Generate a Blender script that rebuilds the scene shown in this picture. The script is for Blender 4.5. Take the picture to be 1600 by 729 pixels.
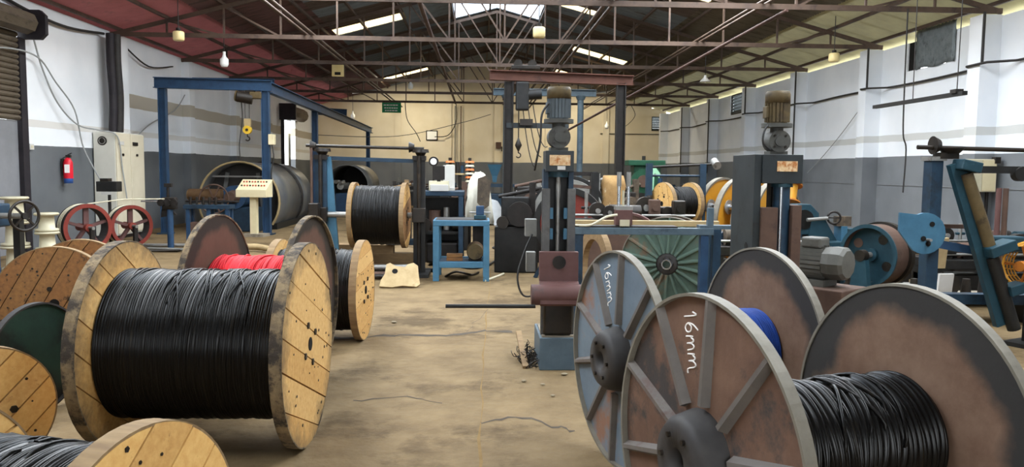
import bpy, math, random
from mathutils import Vector, Matrix
PI = math.pi
scene = bpy.context.scene
C = scene.collection
for o in list(bpy.data.objects):
    bpy.data.objects.remove(o)

# ---------------------------------------------------------------- camera, sky, light, exposure
EYE = 1.65
PITCH, ROLL, YAW = 0.0809, 0.0104, 0.0427
cam_data = bpy.data.cameras.new('camera')
cam_data.sensor_width = 36.0
cam_data.lens = 1225.0 / 1600.0 * 36.0
cam_data.clip_end = 300
cam = bpy.data.objects.new('camera', cam_data)
C.objects.link(cam)
fw = Vector((math.sin(YAW) * math.cos(PITCH), math.cos(YAW) * math.cos(PITCH), -math.sin(PITCH)))
rt = Vector((math.cos(YAW), -math.sin(YAW), 0))
up = rt.cross(fw)
rt2 = rt * math.cos(ROLL) + up * math.sin(ROLL)
up2 = up * math.cos(ROLL) - rt * math.sin(ROLL)
mw = Matrix((rt2, up2, -fw)).transposed().to_4x4()
mw.translation = Vector((0, 0, EYE))
cam.matrix_world = mw
scene.camera = cam

world = bpy.data.worlds.new('overcast_sky')
scene.world = world
world.use_nodes = True
bg = world.node_tree.nodes['Background']
bg.inputs[0].default_value = (0.93, 0.97, 1.0, 1)
bg.inputs[1].default_value = 7.0

def area_light(name, loc, rot, sx, sy, power, col):
    d = bpy.data.lights.new(name, 'AREA')
    d.shape = 'RECTANGLE'
    d.size, d.size_y, d.energy, d.color = sx, sy, power, col
    o = bpy.data.objects.new(name, d)
    o.location, o.rotation_euler = loc, rot
    C.objects.link(o)
    return o
# front fill lamp, added at an unseen doorway behind the camera
area_light('front_fill_light', (0.6, -4.9, 2.1), (PI / 2, 0, 0), 3.4, 3.8, 70.0, (0.93, 0.97, 1.0))
# daylight at the skylight sheets; the two long slope lamps are added for fill
area_light('daylight_ridge', (0.585, 16.5, 6.78), (0, 0, 0), 2.6, 17.0, 300.0, (1.0, 0.97, 0.92))
area_light('slope_fill_left', (-3.6, 9.9, 5.98), (0, 0, 0), 1.6, 17.4, 1080.0, (1.0, 0.98, 0.94))
area_light('slope_fill_right', (4.77, 10.4, 5.98), (0, 0, 0), 1.6, 18.4, 1160.0, (1.0, 0.98, 0.94))
area_light('daylight_far_left', (-3.4, 37.97, 5.95), (0, 0, 0), 2.0, 0.9, 240.0, (1.0, 0.9, 0.7))
area_light('daylight_far_right', (4.6, 37.97, 5.95), (0, 0, 0), 2.0, 0.9, 240.0, (1.0, 0.9, 0.7))

vs = scene.view_settings
vs.view_transform = 'Standard'
vs.look = 'None'
vs.exposure = 0.0
vs.gamma = 1.0
vs.use_curve_mapping = False

# ---------------------------------------------------------------- helpers
def lin(h):
    h = h.lstrip('#')
    r = []
    for i in (0, 2, 4):
        c = int(h[i:i + 2], 16) / 255.0
        r.append(c / 12.92 if c <= 0.04045 else ((c + 0.055) / 1.055) ** 2.4)
    return (r[0], r[1], r[2], 1.0)

MATS = {}
def mat(name, c1, c2=None, scale=6.0, rough=0.6, metal=0.0, bump=0.0, c3=None, s3=2.0, t3=0.55, stretch=(1, 1, 1), detail=6.0, bump_scale=None, spec=0.3):
    """noise mix c1-c2, blotches of c3 above threshold t3"""
    m = bpy.data.materials.new(name)
    m.use_nodes = True
    nt = m.node_tree
    N, L = nt.nodes, nt.links
    b = N['Principled BSDF']
    b.inputs['Roughness'].default_value = rough
    b.inputs['Metallic'].default_value = metal
    b.inputs['Specular IOR Level'].default_value = spec
    tc = N.new('ShaderNodeTexCoord')
    mp = N.new('ShaderNodeMapping')
    mp.inputs['Scale'].default_value = stretch
    L.new(tc.outputs['Object'], mp.inputs['Vector'])
    n = N.new('ShaderNodeTexNoise')
    n.inputs['Scale'].default_value = scale
    n.inputs['Detail'].default_value = detail
    n.inputs['Roughness'].default_value = 0.65
    L.new(mp.outputs[0], n.inputs['Vector'])
    r = N.new('ShaderNodeValToRGB')
    r.color_ramp.elements[0].position = 0.33
    r.color_ramp.elements[1].position = 0.67
    r.color_ramp.elements[0].color = lin(c1)
    r.color_ramp.elements[1].color = lin(c2 or c1)
    L.new(n.outputs[0], r.inputs[0])
    out = r.outputs[0]
    if c3:
        n3 = N.new('ShaderNodeTexNoise')
        n3.inputs['Scale'].default_value = s3
        n3.inputs['Detail'].default_value = 8
        n3.inputs['Roughness'].default_value = 0.7
        L.new(mp.outputs[0], n3.inputs['Vector'])
        r3 = N.new('ShaderNodeValToRGB')
        r3.color_ramp.elements[0].position = t3
        r3.color_ramp.elements[1].position = min(1, t3 + 0.1)
        L.new(n3.outputs[0], r3.inputs[0])
        mx = N.new('ShaderNodeMixRGB')
        mx.inputs[2].default_value = lin(c3)
        L.new(r3.outputs[0], mx.inputs[0])
        L.new(out, mx.inputs[1])
        out = mx.outputs[0]
    L.new(out, b.inputs['Base Color'])
    if bump:
        bn = N.new('ShaderNodeBump')
        bn.inputs['Strength'].default_value = bump
        bn.inputs['Distance'].default_value = 0.02
        if bump_scale:
            nb = N.new('ShaderNodeTexNoise')
            nb.inputs['Scale'].default_value = bump_scale
            nb.inputs['Detail'].default_value = 8
            L.new(mp.outputs[0], nb.inputs['Vector'])
            L.new(nb.outputs[0], bn.inputs['Height'])
        else:
            L.new(n.outputs[0], bn.inputs['Height'])
        L.new(bn.outputs[0], b.inputs['Normal'])
    MATS[name] = m
    return m

def radial_mat(name, c_in1, c_in2, c_out, r0, r1, scale=3.0, rough=0.7, metal=0.0):
    """painted disc: inner colour, worn to another colour beyond radius r0..r1 (object x axis is the reel axis)"""
    m = mat(name, c_in1, c_in2, scale=scale, rough=rough, metal=metal, bump=0.15)
    nt = m.node_tree
    N, L = nt.nodes, nt.links
    b = N['Principled BSDF']
    src = b.inputs['Base Color'].links[0].from_socket
    tc = [n for n in N if n.type == 'TEX_COORD'][0]
    mp = N.new('ShaderNodeMapping')
    mp.inputs['Scale'].default_value = (0, 1, 1)
    L.new(tc.outputs['Object'], mp.inputs['Vector'])
    ln = N.new('ShaderNodeVectorMath')
    ln.operation = 'LENGTH'
    L.new(mp.outputs[0], ln.inputs[0])
    nz = N.new('ShaderNodeTexNoise')
    nz.inputs['Scale'].default_value = 4.0
    nz.inputs['Detail'].default_value = 6.0
    L.new(tc.outputs['Object'], nz.inputs['Vector'])
    ma = N.new('ShaderNodeMath')
    ma.operation = 'MULTIPLY_ADD'
    ma.inputs[1].default_value = 0.26
    L.new(nz.outputs[0], ma.inputs[0])
    L.new(ln.outputs['Value'], ma.inputs[2])
    mr = N.new('ShaderNodeMapRange')
    mr.inputs['From Min'].default_value = r0 + 0.13
    mr.inputs['From Max'].default_value = r1 + 0.13
    L.new(ma.outputs[0], mr.inputs['Value'])
    mx = N.new('ShaderNodeMixRGB')
    mx.inputs[2].default_value = lin(c_out)
    L.new(mr.outputs[0], mx.inputs[0])
    L.new(src, mx.inputs[1])
    L.new(mx.outputs[0], b.inputs['Base Color'])
    return m

def basis(axis):
    a = Vector(axis).normalized()
    h = Vector((0, 0, 1)) if abs(a.z) < 0.9 else Vector((1, 0, 0))
    u = h.cross(a).normalized()
    return a, u, a.cross(u).normalized()

class MB:
    """collects the faces of ONE part"""
    def __init__(self):
        self.v, self.f, self.s = [], [], []
    def add(self, vs_, fs, smooth=False):
        k = len(self.v)
        self.v += [tuple(p) for p in vs_]
        for f in fs:
            self.f.append(tuple(i + k for i in f))
            self.s.append(smooth)
        return self
    def hexa(self, p):
        return self.add(p, [(0, 3, 2, 1), (4, 5, 6, 7), (0, 1, 5, 4), (1, 2, 6, 5), (2, 3, 7, 6), (3, 0, 4, 7)])
    def box(self, x0, x1, y0, y1, z0, z1):
        return self.hexa([(x0, y0, z0), (x1, y0, z0), (x1, y1, z0), (x0, y1, z0), (x0, y0, z1), (x1, y0, z1), (x1, y1, z1), (x0, y1, z1)])
    def cbox(self, c, s, rz=0.0, ry=0.0, rx=0.0):
        M = Matrix.Rotation(rz, 3, 'Z') @ Matrix.Rotation(ry, 3, 'Y') @ Matrix.Rotation(rx, 3, 'X')
        h = Vector(s) * 0.5
        q = []
        for z in (-1, 1):
            for x, y in ((-1, -1), (1, -1), (1, 1), (-1, 1)):
                q.append(Vector(c) + M @ Vector((x * h.x, y * h.y, z * h.z)))
        return self.hexa(q)
    def bar(self, p0, p1, w, h):
        """rectangular bar from p0 to p1"""
        a, u, v = basis(Vector(p1) - Vector(p0))
        q = []
        for p in (Vector(p0), Vector(p1)):
            for i, j in ((-1, -1), (1, -1), (1, 1), (-1, 1)):
                q.append(p + u * i * w / 2 + v * j * h / 2)
        return self.hexa(q)
    def ibeam(self, p0, p1, w, h, t=0.02):
        a, u, v = basis(Vector(p1) - Vector(p0))
        P0, P1 = Vector(p0), Vector(p1)
        self.bar(P0 + v * (h / 2 - t / 2), P1 + v * (h / 2 - t / 2), w, t)
        self.bar(P0 - v * (h / 2 - t / 2), P1 - v * (h / 2 - t / 2), w, t)
        return self.bar(P0, P1, t, h - 2 * t)
    def cyl(self, p0, p1, r0, r1=None, n=16, caps=True, smooth=True):
        r1 = r0 if r1 is None else r1
        a, u, v = basis(Vector(p1) - Vector(p0))
        ring = []
        for p, r in ((Vector(p0), r0), (Vector(p1), r1)):
            ring.append([p + (u * math.cos(2 * PI * i / n) + v * math.sin(2 * PI * i / n)) * r for i in range(n)])
        self.add(ring[0] + ring[1], [(i, (i + 1) % n, n + (i + 1) % n, n + i) for i in range(n)], smooth)
        if caps:
            self.add(ring[0], [tuple(range(n))[::-1]])
            self.add(ring[1], [tuple(range(n))])
        return self
    def lathe(self, prof, o, axis, n=32, smooth=True, a0=0.0, a1=2 * PI, closed=False):
        """prof: list of (axial, radius); full or partial turn about axis"""
        a, u, v = basis(axis)
        o = Vector(o)
        full = abs(a1 - a0 - 2 * PI) < 1e-6
        m = n if full else n + 1
        k = len(prof)
        vs_ = []
        for i in range(m):
            t = a0 + (a1 - a0) * i / n
            d = u * math.cos(t) + v * math.sin(t)
            vs_ += [o + a * p[0] + d * p[1] for p in prof]
        fs = []
        kk = k if closed else k - 1
        for i in range(n):
            j = (i + 1) % m
            for q in range(kk):
                q2 = (q + 1) % k
                fs.append((i * k + q, j * k + q, j * k + q2, i * k + q2))
        return self.add(vs_, fs, smooth)
    def ring(self, o, axis, ri, ro, w, n=40, smooth=False):
        """annulus solid of rectangular section"""
        return self.lathe([(-w / 2, ri), (-w / 2, ro), (w / 2, ro), (w / 2, ri)], o, axis, n, smooth, closed=True)
    def torus(self, o, axis, R, r, n=28, m=8):
        return self.lathe([(r * math.sin(2 * PI * i / m), R + r * math.cos(2 * PI * i / m)) for i in range(m)], o, axis, n, True, closed=True)
    def tube(self, pts, r, n=6, caps=True):
        pts = [Vector(p) for p in pts]
        if len(pts) < 2:
            return self
        a, u, v = basis(pts[1] - pts[0])
        vs_, fs = [], []
        for i, p in enumerate(pts):
            d = (pts[min(i + 1, len(pts) - 1)] - pts[max(i - 1, 0)])
            if d.length < 1e-9:
                d = a
            d.normalize()
            u = (u - d * u.dot(d))
            if u.length < 1e-6:
                u = basis(d)[1]
            u.normalize()
            v = d.cross(u)
            vs_ += [p + (u * math.cos(2 * PI * k / n) + v * math.sin(2 * PI * k / n)) * r for k in range(n)]
        for i in range(len(pts) - 1):
            for k in range(n):
                fs.append((i * n + k, i * n + (k + 1) % n, (i + 1) * n + (k + 1) % n, (i + 1) * n + k))
        self.add(vs_, fs, True)
        if caps:
            self.add(vs_[:n], [tuple(range(n))[::-1]])
            self.add(vs_[-n:], [tuple(range(n))])
        return self
    def prism(self, poly, o, u, v, t):
        """polygon in the u,v plane at o, extruded by t along u x v"""
        o, u, v = Vector(o), Vector(u), Vector(v)
        w = u.cross(v).normalized() * t
        n = len(poly)
        a = [o + u * p[0] + v * p[1] for p in poly]
        self.add(a + [p + w for p in a], [tuple(range(n))[::-1], tuple(range(n, 2 * n))] + [(i, (i + 1) % n, n + (i + 1) % n, n + i) for i in range(n)])
        return self
    def ball(self, c, r, n=12, m=8, sc=(1, 1, 1)):
        c = Vector(c)
        vs_ = [c + Vector((0, 0, -r * sc[2]))]
        for j in range(1, m):
            ph = -PI / 2 + PI * j / m
            for i in range(n):
                t = 2 * PI * i / n
                vs_.append(c + Vector((math.cos(ph) * math.cos(t) * r * sc[0], math.cos(ph) * math.sin(t) * r * sc[1], math.sin(ph) * r * sc[2])))
        vs_.append(c + Vector((0, 0, r * sc[2])))
        fs = [(0, 1 + (i + 1) % n, 1 + i) for i in range(n)]
        for j in range(m - 2):
            for i in range(n):
                p, q = 1 + j * n + i, 1 + j * n + (i + 1) % n
                fs.append((p, q, q + n, p + n))
        e = len(vs_) - 1
        b = 1 + (m - 2) * n
        fs += [(e, b + i, b + (i + 1) % n) for i in range(n)]
        return self.add(vs_, fs, True)
    def mesh(self, name, material):
        me = bpy.data.meshes.new(name)
        me.from_pydata(self.v, [], self.f)
        me.polygons.foreach_set('use_smooth', self.s)
        if material:
            me.materials.append(MATS[material] if isinstance(material, str) else material)
        me.update()
        return me
    def build(self, name, material, parent=None, loc=(0, 0, 0), rot=(0, 0, 0), bevel=0.0):
        return link(name, self.mesh(name, material), parent, loc, rot, bevel)

def link(name, me, parent=None, loc=(0, 0, 0), rot=(0, 0, 0), bevel=0.0):
    o = bpy.data.objects.new(name, me)
    o.location, o.rotation_euler = loc, rot
    o.parent = parent
    C.objects.link(o)
    if bevel:
        b = o.modifiers.new('edge_wear', 'BEVEL')
        b.width, b.segments, b.limit_method = bevel, 2, 'ANGLE'
        b.angle_limit = math.radians(40)
    return o
def tag(o, label, cat, group=None, kind=None):
    o['label'], o['category'] = label, cat
    if group: o['group'] = group
    if kind: o['kind'] = kind
    return o
def thing(name, label, cat, loc=(0, 0, 0), rz=0.0, group=None):
    o = bpy.data.objects.new(name, None)
    o.empty_display_size = 0.1
    o.location, o.rotation_euler = loc, (0, 0, rz)
    C.objects.link(o)
    return tag(o, label, cat, group)
def structure(o, label, cat=None):
    o['kind'] = 'structure'
    o['label'] = label
    o['category'] = cat or o.name.split('_')[0]
    return o
def sag(p0, p1, drop, n=10):
    p0, p1 = Vector(p0), Vector(p1)
    return [p0.lerp(p1, i / n) - Vector((0, 0, drop * 4 * (i / n) * (1 - i / n))) for i in range(n + 1)]
def smooth_path(pts, n=6):
    pts = [Vector(p) for p in pts]
    out = []
    for i in range(len(pts) - 1):
        p0, p1, p2, p3 = pts[max(i - 1, 0)], pts[i], pts[i + 1], pts[min(i + 2, len(pts) - 1)]
        for k in range(n):
            t = k / n
            out.append(0.5 * ((2 * p1) + (p2 - p0) * t + (2 * p0 - 5 * p1 + 4 * p2 - p3) * t * t + (3 * p1 - p0 - 3 * p2 + p3) * t ** 3))
    out.append(pts[-1])
    return out

# ---------------------------------------------------------------- materials
mat('floor', '64533a', '7c694c', scale=2.6, rough=0.8, spec=0.15, bump=0.9, c3='50412b', s3=0.8, t3=0.52, bump_scale=9.0, detail=12.0)
mat('crack', '3c342b', '4a4136', rough=0.9)
mat('joint', '6f5a38', '7d6643', scale=9, rough=0.9, spec=0.1)
mat('patch', '8d826c', '786c55', scale=9, rough=0.8, bump=0.3)
mat('truss', '47392f', '5d4b40', scale=3, rough=0.6, c3='3d312b', s3=1.5, t3=0.5)
mat('truss_dark', '3c2b26', '54403a', scale=3, rough=0.6)
mat('roof_grey', '656d74', '7b848a', scale=1.2, rough=0.65, c3='4f4540', s3=0.9, t3=0.56, stretch=(1, 4, 1))
mat('roof_brown', '52463f', '645a54', scale=1.2, rough=0.7, c3='3d3430', s3=0.9, t3=0.54, stretch=(1, 4, 1))
mat('roof_red', '9a6160', '835252', scale=1.5, rough=0.7, c3='6f5250', s3=0.8, t3=0.58)
mat('roof_yellow', '9c946c', '877f5e', scale=1.5, rough=0.7, c3='6f6850', s3=0.8, t3=0.58)
mat('blue_steel', '213750', '294562', scale=5, rough=0.5, c3='27364c', s3=3, t3=0.6)
mat('blue_paint', '365d74', '406a82', scale=6, rough=0.5, c3='33505e', s3=5, t3=0.62)
mat('blue_dark', '1b2c3c', '233a4c', scale=6, rough=0.5, c3='1d2730', s3=4, t3=0.55)
mat('teal', '18333d', '1f3d48', scale=6, rough=0.5, c3='274550', s3=5, t3=0.58)
mat('blue_grey', '45545e', '53636d', scale=6, rough=0.5, c3='3a4650', s3=5, t3=0.56)
mat('dark_iron', '1e1b19', '2c2825', scale=8, rough=0.55, metal=0.3)
mat('black_steel', '151515', '22211f', scale=8, rough=0.5)
mat('grease', '1a1714', '2b241d', scale=9, rough=0.4, c3='40352a', s3=6, t3=0.6)
mat('rust', '4b3930', '594439', scale=5, rough=0.75, c3='3f3029', s3=3, t3=0.56, bump=0.2)
mat('rust_beam', '4e3026', '5e3c30', scale=4, rough=0.7, c3='38251f', s3=2, t3=0.56)
mat('red_primer', '523632', '5f4340', scale=4, rough=0.55, c3='473a37', s3=3, t3=0.55)
mat('red_gloss', '6f2a22', '7e362c', scale=5, rough=0.5, c3='522a24', s3=4, t3=0.6)
mat('ext_red', 'c3182a', 'cf2031', scale=4, rough=0.3)
mat('white_print', 'f0ece8', rough=0.6)
mat('blue_print', '3a5a9a', rough=0.5)
mat('cabinet', 'c9c0a8', 'd2c9b2', scale=2, rough=0.5)
mat('cabinet_side', 'c6c4b8', 'cfcdc2', scale=2, rough=0.5)
mat('cream', 'cfc19a', 'd8cca8', scale=3, rough=0.5)
mat('cream_plastic', 'c4bda3', 'b3ab90', scale=3, rough=0.45)
mat('drum_grey', '55585c', '6a6862', scale=2, rough=0.38, metal=0.2, c3='50545c', s3=1.4, t3=0.55)
mat('drum_inner', '2c2a28', '3a3734', scale=2, rough=0.6)
mat('drum_edge', '9c875f', 'ab966e', scale=4, rough=0.5)
mat('silver', 'b8bcc0', 'd0d3d6', scale=5, rough=0.25, metal=0.9)
mat('dull_metal', '83827e', '9a9893', scale=6, rough=0.45, metal=0.6, c3='5b5954', s3=5, t3=0.58)
mat('motor_grey', '504f4a', '605e58', scale=6, rough=0.55, c3='4b4a45', s3=5, t3=0.58)
mat('motor_blue', '454d51', '545c60', scale=6, rough=0.5, c3='3d4448', s3=5, t3=0.55)
mat('motor_cap', '4c3f28', '5d4e32', scale=6, rough=0.6, c3='3b3020', s3=4, t3=0.52)
mat('gear_grey', '41413d', '504f4a', scale=7, rough=0.6, c3='42413d', s3=6, t3=0.55)
mat('column_dark', '23282a', '2e3335', scale=5, rough=0.5, c3='1e1d1c', s3=4, t3=0.56)
mat('column_plate', '434343', '5b5956', scale=6, rough=0.45, metal=0.3, c3='45403c', s3=5, t3=0.56)
mat('nameplate', 'b78350', 'd8c39c', scale=22, rough=0.6, c3='a2622f', s3=18, t3=0.5)
mat('wood_fresh', 'cda263', 'b98b4d', scale=5, rough=0.75, bump=0.15, stretch=(1, 6, 6), c3='8d6537', s3=2.2, t3=0.6)
mat('wood_fresh2', 'd6ae70', 'c4985a', scale=5, rough=0.75, bump=0.15, stretch=(1, 6, 6), c3='9a7142', s3=2.2, t3=0.62)
mat('wood_pale', 'dcb26e', 'cd9d5a', scale=5, rough=0.75, bump=0.15, stretch=(1, 6, 6), c3='a57d4c', s3=2.2, t3=0.62)
mat('wood_brown', '8a5f36', '74502f', scale=5, rough=0.75, bump=0.15, stretch=(1, 6, 6), c3='3f2c1d', s3=2.5, t3=0.56)
mat('wood_brown2', '8c6439', '755231', scale=5, rough=0.75, bump=0.15, stretch=(1, 6, 6), c3='46311f', s3=2.5, t3=0.58)
mat('wood_rim', '5e5140', '8a7657', scale=9, rough=0.85, bump=0.5, c3='38312a', s3=6, t3=0.47)
mat('wood_gap', '4c3722', '5a432b', scale=6, rough=0.9)
mat('timber', '8a7250', '745d42', scale=5, rough=0.8, stretch=(1, 6, 6), c3='6f593f', s3=3, t3=0.55)
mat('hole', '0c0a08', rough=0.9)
mat('cable_black', '080808', '151311', scale=8, rough=0.28, spec=0.2, c3='231d13', s3=5, t3=0.58, stretch=(14, 0.6, 0.6))
mat('cable_black_worn', '17140f', '2a2419', scale=10, rough=0.35)
mat('cable_red', 'bd0a18', 'd01222', scale=10, rough=0.6, spec=0.25)
mat('cable_blue', '0d3480', '15449c', scale=10, rough=0.5, spec=0.3)
def dirty_rim(name, c_out, r0, r1):
    m = MATS[name]
    N, L = m.node_tree.nodes, m.node_tree.links
    b = N['Principled BSDF']
    src = b.inputs['Base Color'].links[0].from_socket
    tc = [n for n in N if n.type == 'TEX_COORD'][0]
    mp = N.new('ShaderNodeMapping')
    mp.inputs['Scale'].default_value = (0, 1, 1)
    L.new(tc.outputs['Object'], mp.inputs['Vector'])
    ln = N.new('ShaderNodeVectorMath')
    ln.operation = 'LENGTH'
    L.new(mp.outputs[0], ln.inputs[0])
    nz = N.new('ShaderNodeTexNoise')
    nz.inputs['Scale'].default_value = 7.0
    nz.inputs['Detail'].default_value = 8.0
    nz.inputs['Roughness'].default_value = 0.7
    L.new(tc.outputs['Object'], nz.inputs['Vector'])
    ma = N.new('ShaderNodeMath')
    ma.operation = 'MULTIPLY_ADD'
    ma.inputs[1].default_value = 0.5
    L.new(nz.outputs[0], ma.inputs[0])
    L.new(ln.outputs['Value'], ma.inputs[2])
    mr = N.new('ShaderNodeMapRange')
    mr.inputs['From Min'].default_value, mr.inputs['From Max'].default_value = r0 + 0.25, r1 + 0.25
    mr.inputs['To Max'].default_value = 0.85
    L.new(ma.outputs[0], mr.inputs['Value'])
    mx = N.new('ShaderNodeMixRGB')
    mx.inputs[2].default_value = lin(c_out)
    L.new(mr.outputs[0], mx.inputs[0])
    L.new(src, mx.inputs[1])
    L.new(mx.outputs[0], b.inputs['Base Color'])
for nm_ in ('wood_fresh', 'wood_fresh2'):
    dirty_rim(nm_, '4f4433', 0.46, 0.66)
radial_mat('disc_rust', '78604f', '604839', '302e2c', 0.44, 0.51, scale=5.0)
radial_mat('disc_brown', '5c4032', '4e3428', '2c241c', 0.50, 0.56, scale=3.0)
mat('disc_outer', '715747', '5a4236', scale=4, rough=0.7, bump=0.25, c3='3d3836', s3=2.8, t3=0.49)
mat('disc_outer_blue', '5d6a76', '707d87', scale=3, rough=0.6, bump=0.2, c3='80604f', s3=1.5, t3=0.53)
mat('disc_green', '47594f', '55685d', scale=4, rough=0.6, c3='6c5a48', s3=3, t3=0.55)
mat('disc_darkgreen', '1f3a30', '16241f', scale=3, rough=0.5, c3='121413', s3=2, t3=0.5)
mat('steel_rib', '5b5652', '69625c', scale=6, rough=0.6, c3='5a4a44', s3=4, t3=0.55)
mat('steel_rim', '807a6e', '6b665b', scale=7, rough=0.6, metal=0.2, c3='6c6558', s3=6, t3=0.58)
mat('steel_rim_grey', '5f5f60', '707070', scale=7, rough=0.6, metal=0.2)
mat('hub_dark', '2e2c2c', '3c3937', scale=6, rough=0.6)
mat('yellow', 'b8811f', 'c99030', scale=4, rough=0.5, c3='9c6410', s3=3, t3=0.58)
mat('orange_rust', '9c5a1e', 'b06a20', scale=4, rough=0.6, c3='7a451a', s3=3, t3=0.55)
mat('green_machine', '143f2b', '1b4c36', scale=5, rough=0.45, c3='194a34', s3=4, t3=0.58)
mat('pale_green', '8cbf9c', '9accaa', scale=5, rough=0.5)
mat('hi_vis', '9fd62a', 'b4e63e', scale=5, rough=0.7)
mat('tarp', 'b3afa0', 'c4c0b2', scale=4, rough=0.7, c3='96907e', s3=3, t3=0.58)
mat('sack', 'bfc1c3', 'adb0b3', scale=5, rough=0.7)
mat('paper', 'c6c4bf', 'bab7b1', scale=3, rough=0.8)
mat('brown_paper', 'a98656', '8c6c42', scale=8, rough=0.8, bump=0.5, c3='d8c9a8', s3=6, t3=0.6)
mat('scrap_board', '9a8560', 'b19b74', scale=6, rough=0.85, bump=0.4, c3='8a7450', s3=4, t3=0.55)
mat('sign_green', '1f8a55', '23935c', scale=4, rough=0.5)
mat('insulator', 'c0622a', 'd1743a', scale=6, rough=0.4)
mat('wire_dark', '262524', '33302e', scale=8, rough=0.6)
mat('wire_grey', '8e918f', '9b9e9c', scale=8, rough=0.6)
mat('pipe_pale', '7f7e78', '6c6b66', scale=6, rough=0.6)
mat('rope_pale', 'cfc8b0', 'bdb59a', scale=9, rough=0.6)
mat('lamp_white', 'f2f2ee', rough=0.35)
mat('lamp_yellow', 'd8c48a', 'e2d09a', scale=5, rough=0.4)
mat('shutter', '4f463a', '5e5446', scale=4, rough=0.6, c3='3a332b', s3=2, t3=0.54, stretch=(1, 1, 3))
mat('shutter_box', '1e1b20', '2a262a', scale=4, rough=0.6)
mat('grey_panel', '737477', '7f8083', scale=2, rough=0.6)
mat('grey_sheet', '5f676a', '757d80', scale=7, rough=0.5, metal=0.3, bump=0.6, c3='4b5153', s3=5, t3=0.54)
mat('concrete', '7d7364', '8f8575', scale=5, rough=0.85, bump=0.3, c3='5f574b', s3=3, t3=0.55)
mat('junk', '3a332b', '5a4e40', scale=12, rough=0.8, c3='7a6a54', s3=9, t3=0.6)
mat('yellow_hoist', 'c9a227', 'd8b23a', scale=5, rough=0.5, c3='5a4a1e', s3=4, t3=0.55)
mat('red_bits', 'a8402f', 'bb5040', scale=6, rough=0.6)

def wall_material(name, white, grey, zline, bands):
    """two-tone factory paint: grey dado up to zline, white above; bands = stripes (z0, z1, y0, hex, strength)"""
    m = bpy.data.materials.new(name)
    m.use_nodes = True
    N, L = m.node_tree.nodes, m.node_tree.links
    b = N['Principled BSDF']
    b.inputs['Roughness'].default_value = 0.75
    g = N.new('ShaderNodeNewGeometry')
    sp = N.new('ShaderNodeSeparateXYZ')
    L.new(g.outputs['Position'], sp.inputs[0])
    nz = N.new('ShaderNodeTexNoise')
    nz.inputs['Scale'].default_value = 0.9
    nz.inputs['Detail'].default_value = 7
    L.new(g.outputs['Position'], nz.inputs['Vector'])
    def math_(op, a, bb):
        n = N.new('ShaderNodeMath')
        n.operation = op
        for i, x in enumerate((a, bb)):
            if isinstance(x, (int, float)): n.inputs[i].default_value = x
            else: L.new(x, n.inputs[i])
        return n.outputs[0]
    wob = math_('MULTIPLY', math_('SUBTRACT', nz.outputs[0], 0.5), 0.06)
    zz = math_('ADD', sp.outputs['Z'], wob)
    def mixc(fac, a, bb):
        n = N.new('ShaderNodeMixRGB')
        L.new(fac, n.inputs[0])
        for i, x in ((1, a), (2, bb)):
            if isinstance(x, str): n.inputs[i].default_value = lin(x)
            else: L.new(x, n.inputs[i])
        return n.outputs[0]
    rr = N.new('ShaderNodeMapRange')
    rr.inputs['From Min'].default_value, rr.inputs['From Max'].default_value = 0.35, 0.7
    L.new(nz.outputs[0], rr.inputs['Value'])
    col = mixc(rr.outputs[0], white[0], white[1])
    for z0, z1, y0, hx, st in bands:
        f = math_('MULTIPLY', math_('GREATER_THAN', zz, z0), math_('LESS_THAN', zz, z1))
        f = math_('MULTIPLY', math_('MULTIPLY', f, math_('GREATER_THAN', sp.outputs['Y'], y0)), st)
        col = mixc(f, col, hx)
    gcol = mixc(rr.outputs[0], grey[0], grey[1])
    col = mixc(math_('LESS_THAN', zz, zline), col, gcol)
    L.new(col, b.inputs['Base Color'])
    MATS[name] = m
    return m
wall_material('wall_left', ('e6e9ec', 'd9dee2'), ('55595c', '646769'), 2.03, [(3.08, 3.42, 19.6, 'a89f8c', 0.9), (2.38, 2.52, -9, 'bdb5a6', 0.55)])  # upper beige band; the lower stripe is a faint shadow painted in
wall_material('wall_right', ('e6eaef', 'd9dfe6'), ('74787c', '63676b'), 2.05, [(2.40, 2.56, -9, 'a9a89f', 0.6)])  # stripe imitates a faint shadow in the wall colour
wall_material('wall_far', ('e3d8c0', 'd5c8ab'), ('5e6266', '6c6f72'), 2.03, [])

def translucent(name, col):
    m = bpy.data.materials.new(name)
    m.use_nodes = True
    N, L = m.node_tree.nodes, m.node_tree.links
    N.remove(N['Principled BSDF'])
    t = N.new('ShaderNodeBsdfTranslucent')
    t.inputs[0].default_value = col
    tr = N.new('ShaderNodeBsdfTransparent')
    tr.inputs[0].default_value = col
    mx = N.new('ShaderNodeMixShader')
    mx.inputs[0].default_value = 0.6
    L.new(t.outputs[0], mx.inputs[1])
    L.new(tr.outputs[0], mx.inputs[2])
    L.new(mx.outputs[0], N['Material Output'].inputs[0])
    MATS[name] = m
def glow_sheet(name, base, col, fac):
    """tinted fibre sheet that lets a little daylight through"""
    m = MATS[base].copy()
    N, L = m.node_tree.nodes, m.node_tree.links
    t = N.new('ShaderNodeBsdfTranslucent')
    t.inputs[0].default_value = lin(col)
    mx = N.new('ShaderNodeMixShader')
    mx.inputs[0].default_value = fac
    L.new(N['Principled BSDF'].outputs[0], mx.inputs[1])
    L.new(t.outputs[0], mx.inputs[2])
    L.new(mx.outputs[0], N['Material Output'].inputs[0])
    MATS[name] = m
glow_sheet('sheet_red', 'roof_red', 'c07070', 0.02)
glow_sheet('sheet_yellow', 'roof_yellow', 'd8d2ac', 0.03)
mat('roof_redbrown', '5e4644', '6d5250', scale=1.3, rough=0.7, c3='4a3c3a', s3=0.9, t3=0.52, stretch=(1, 4, 1))
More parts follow.
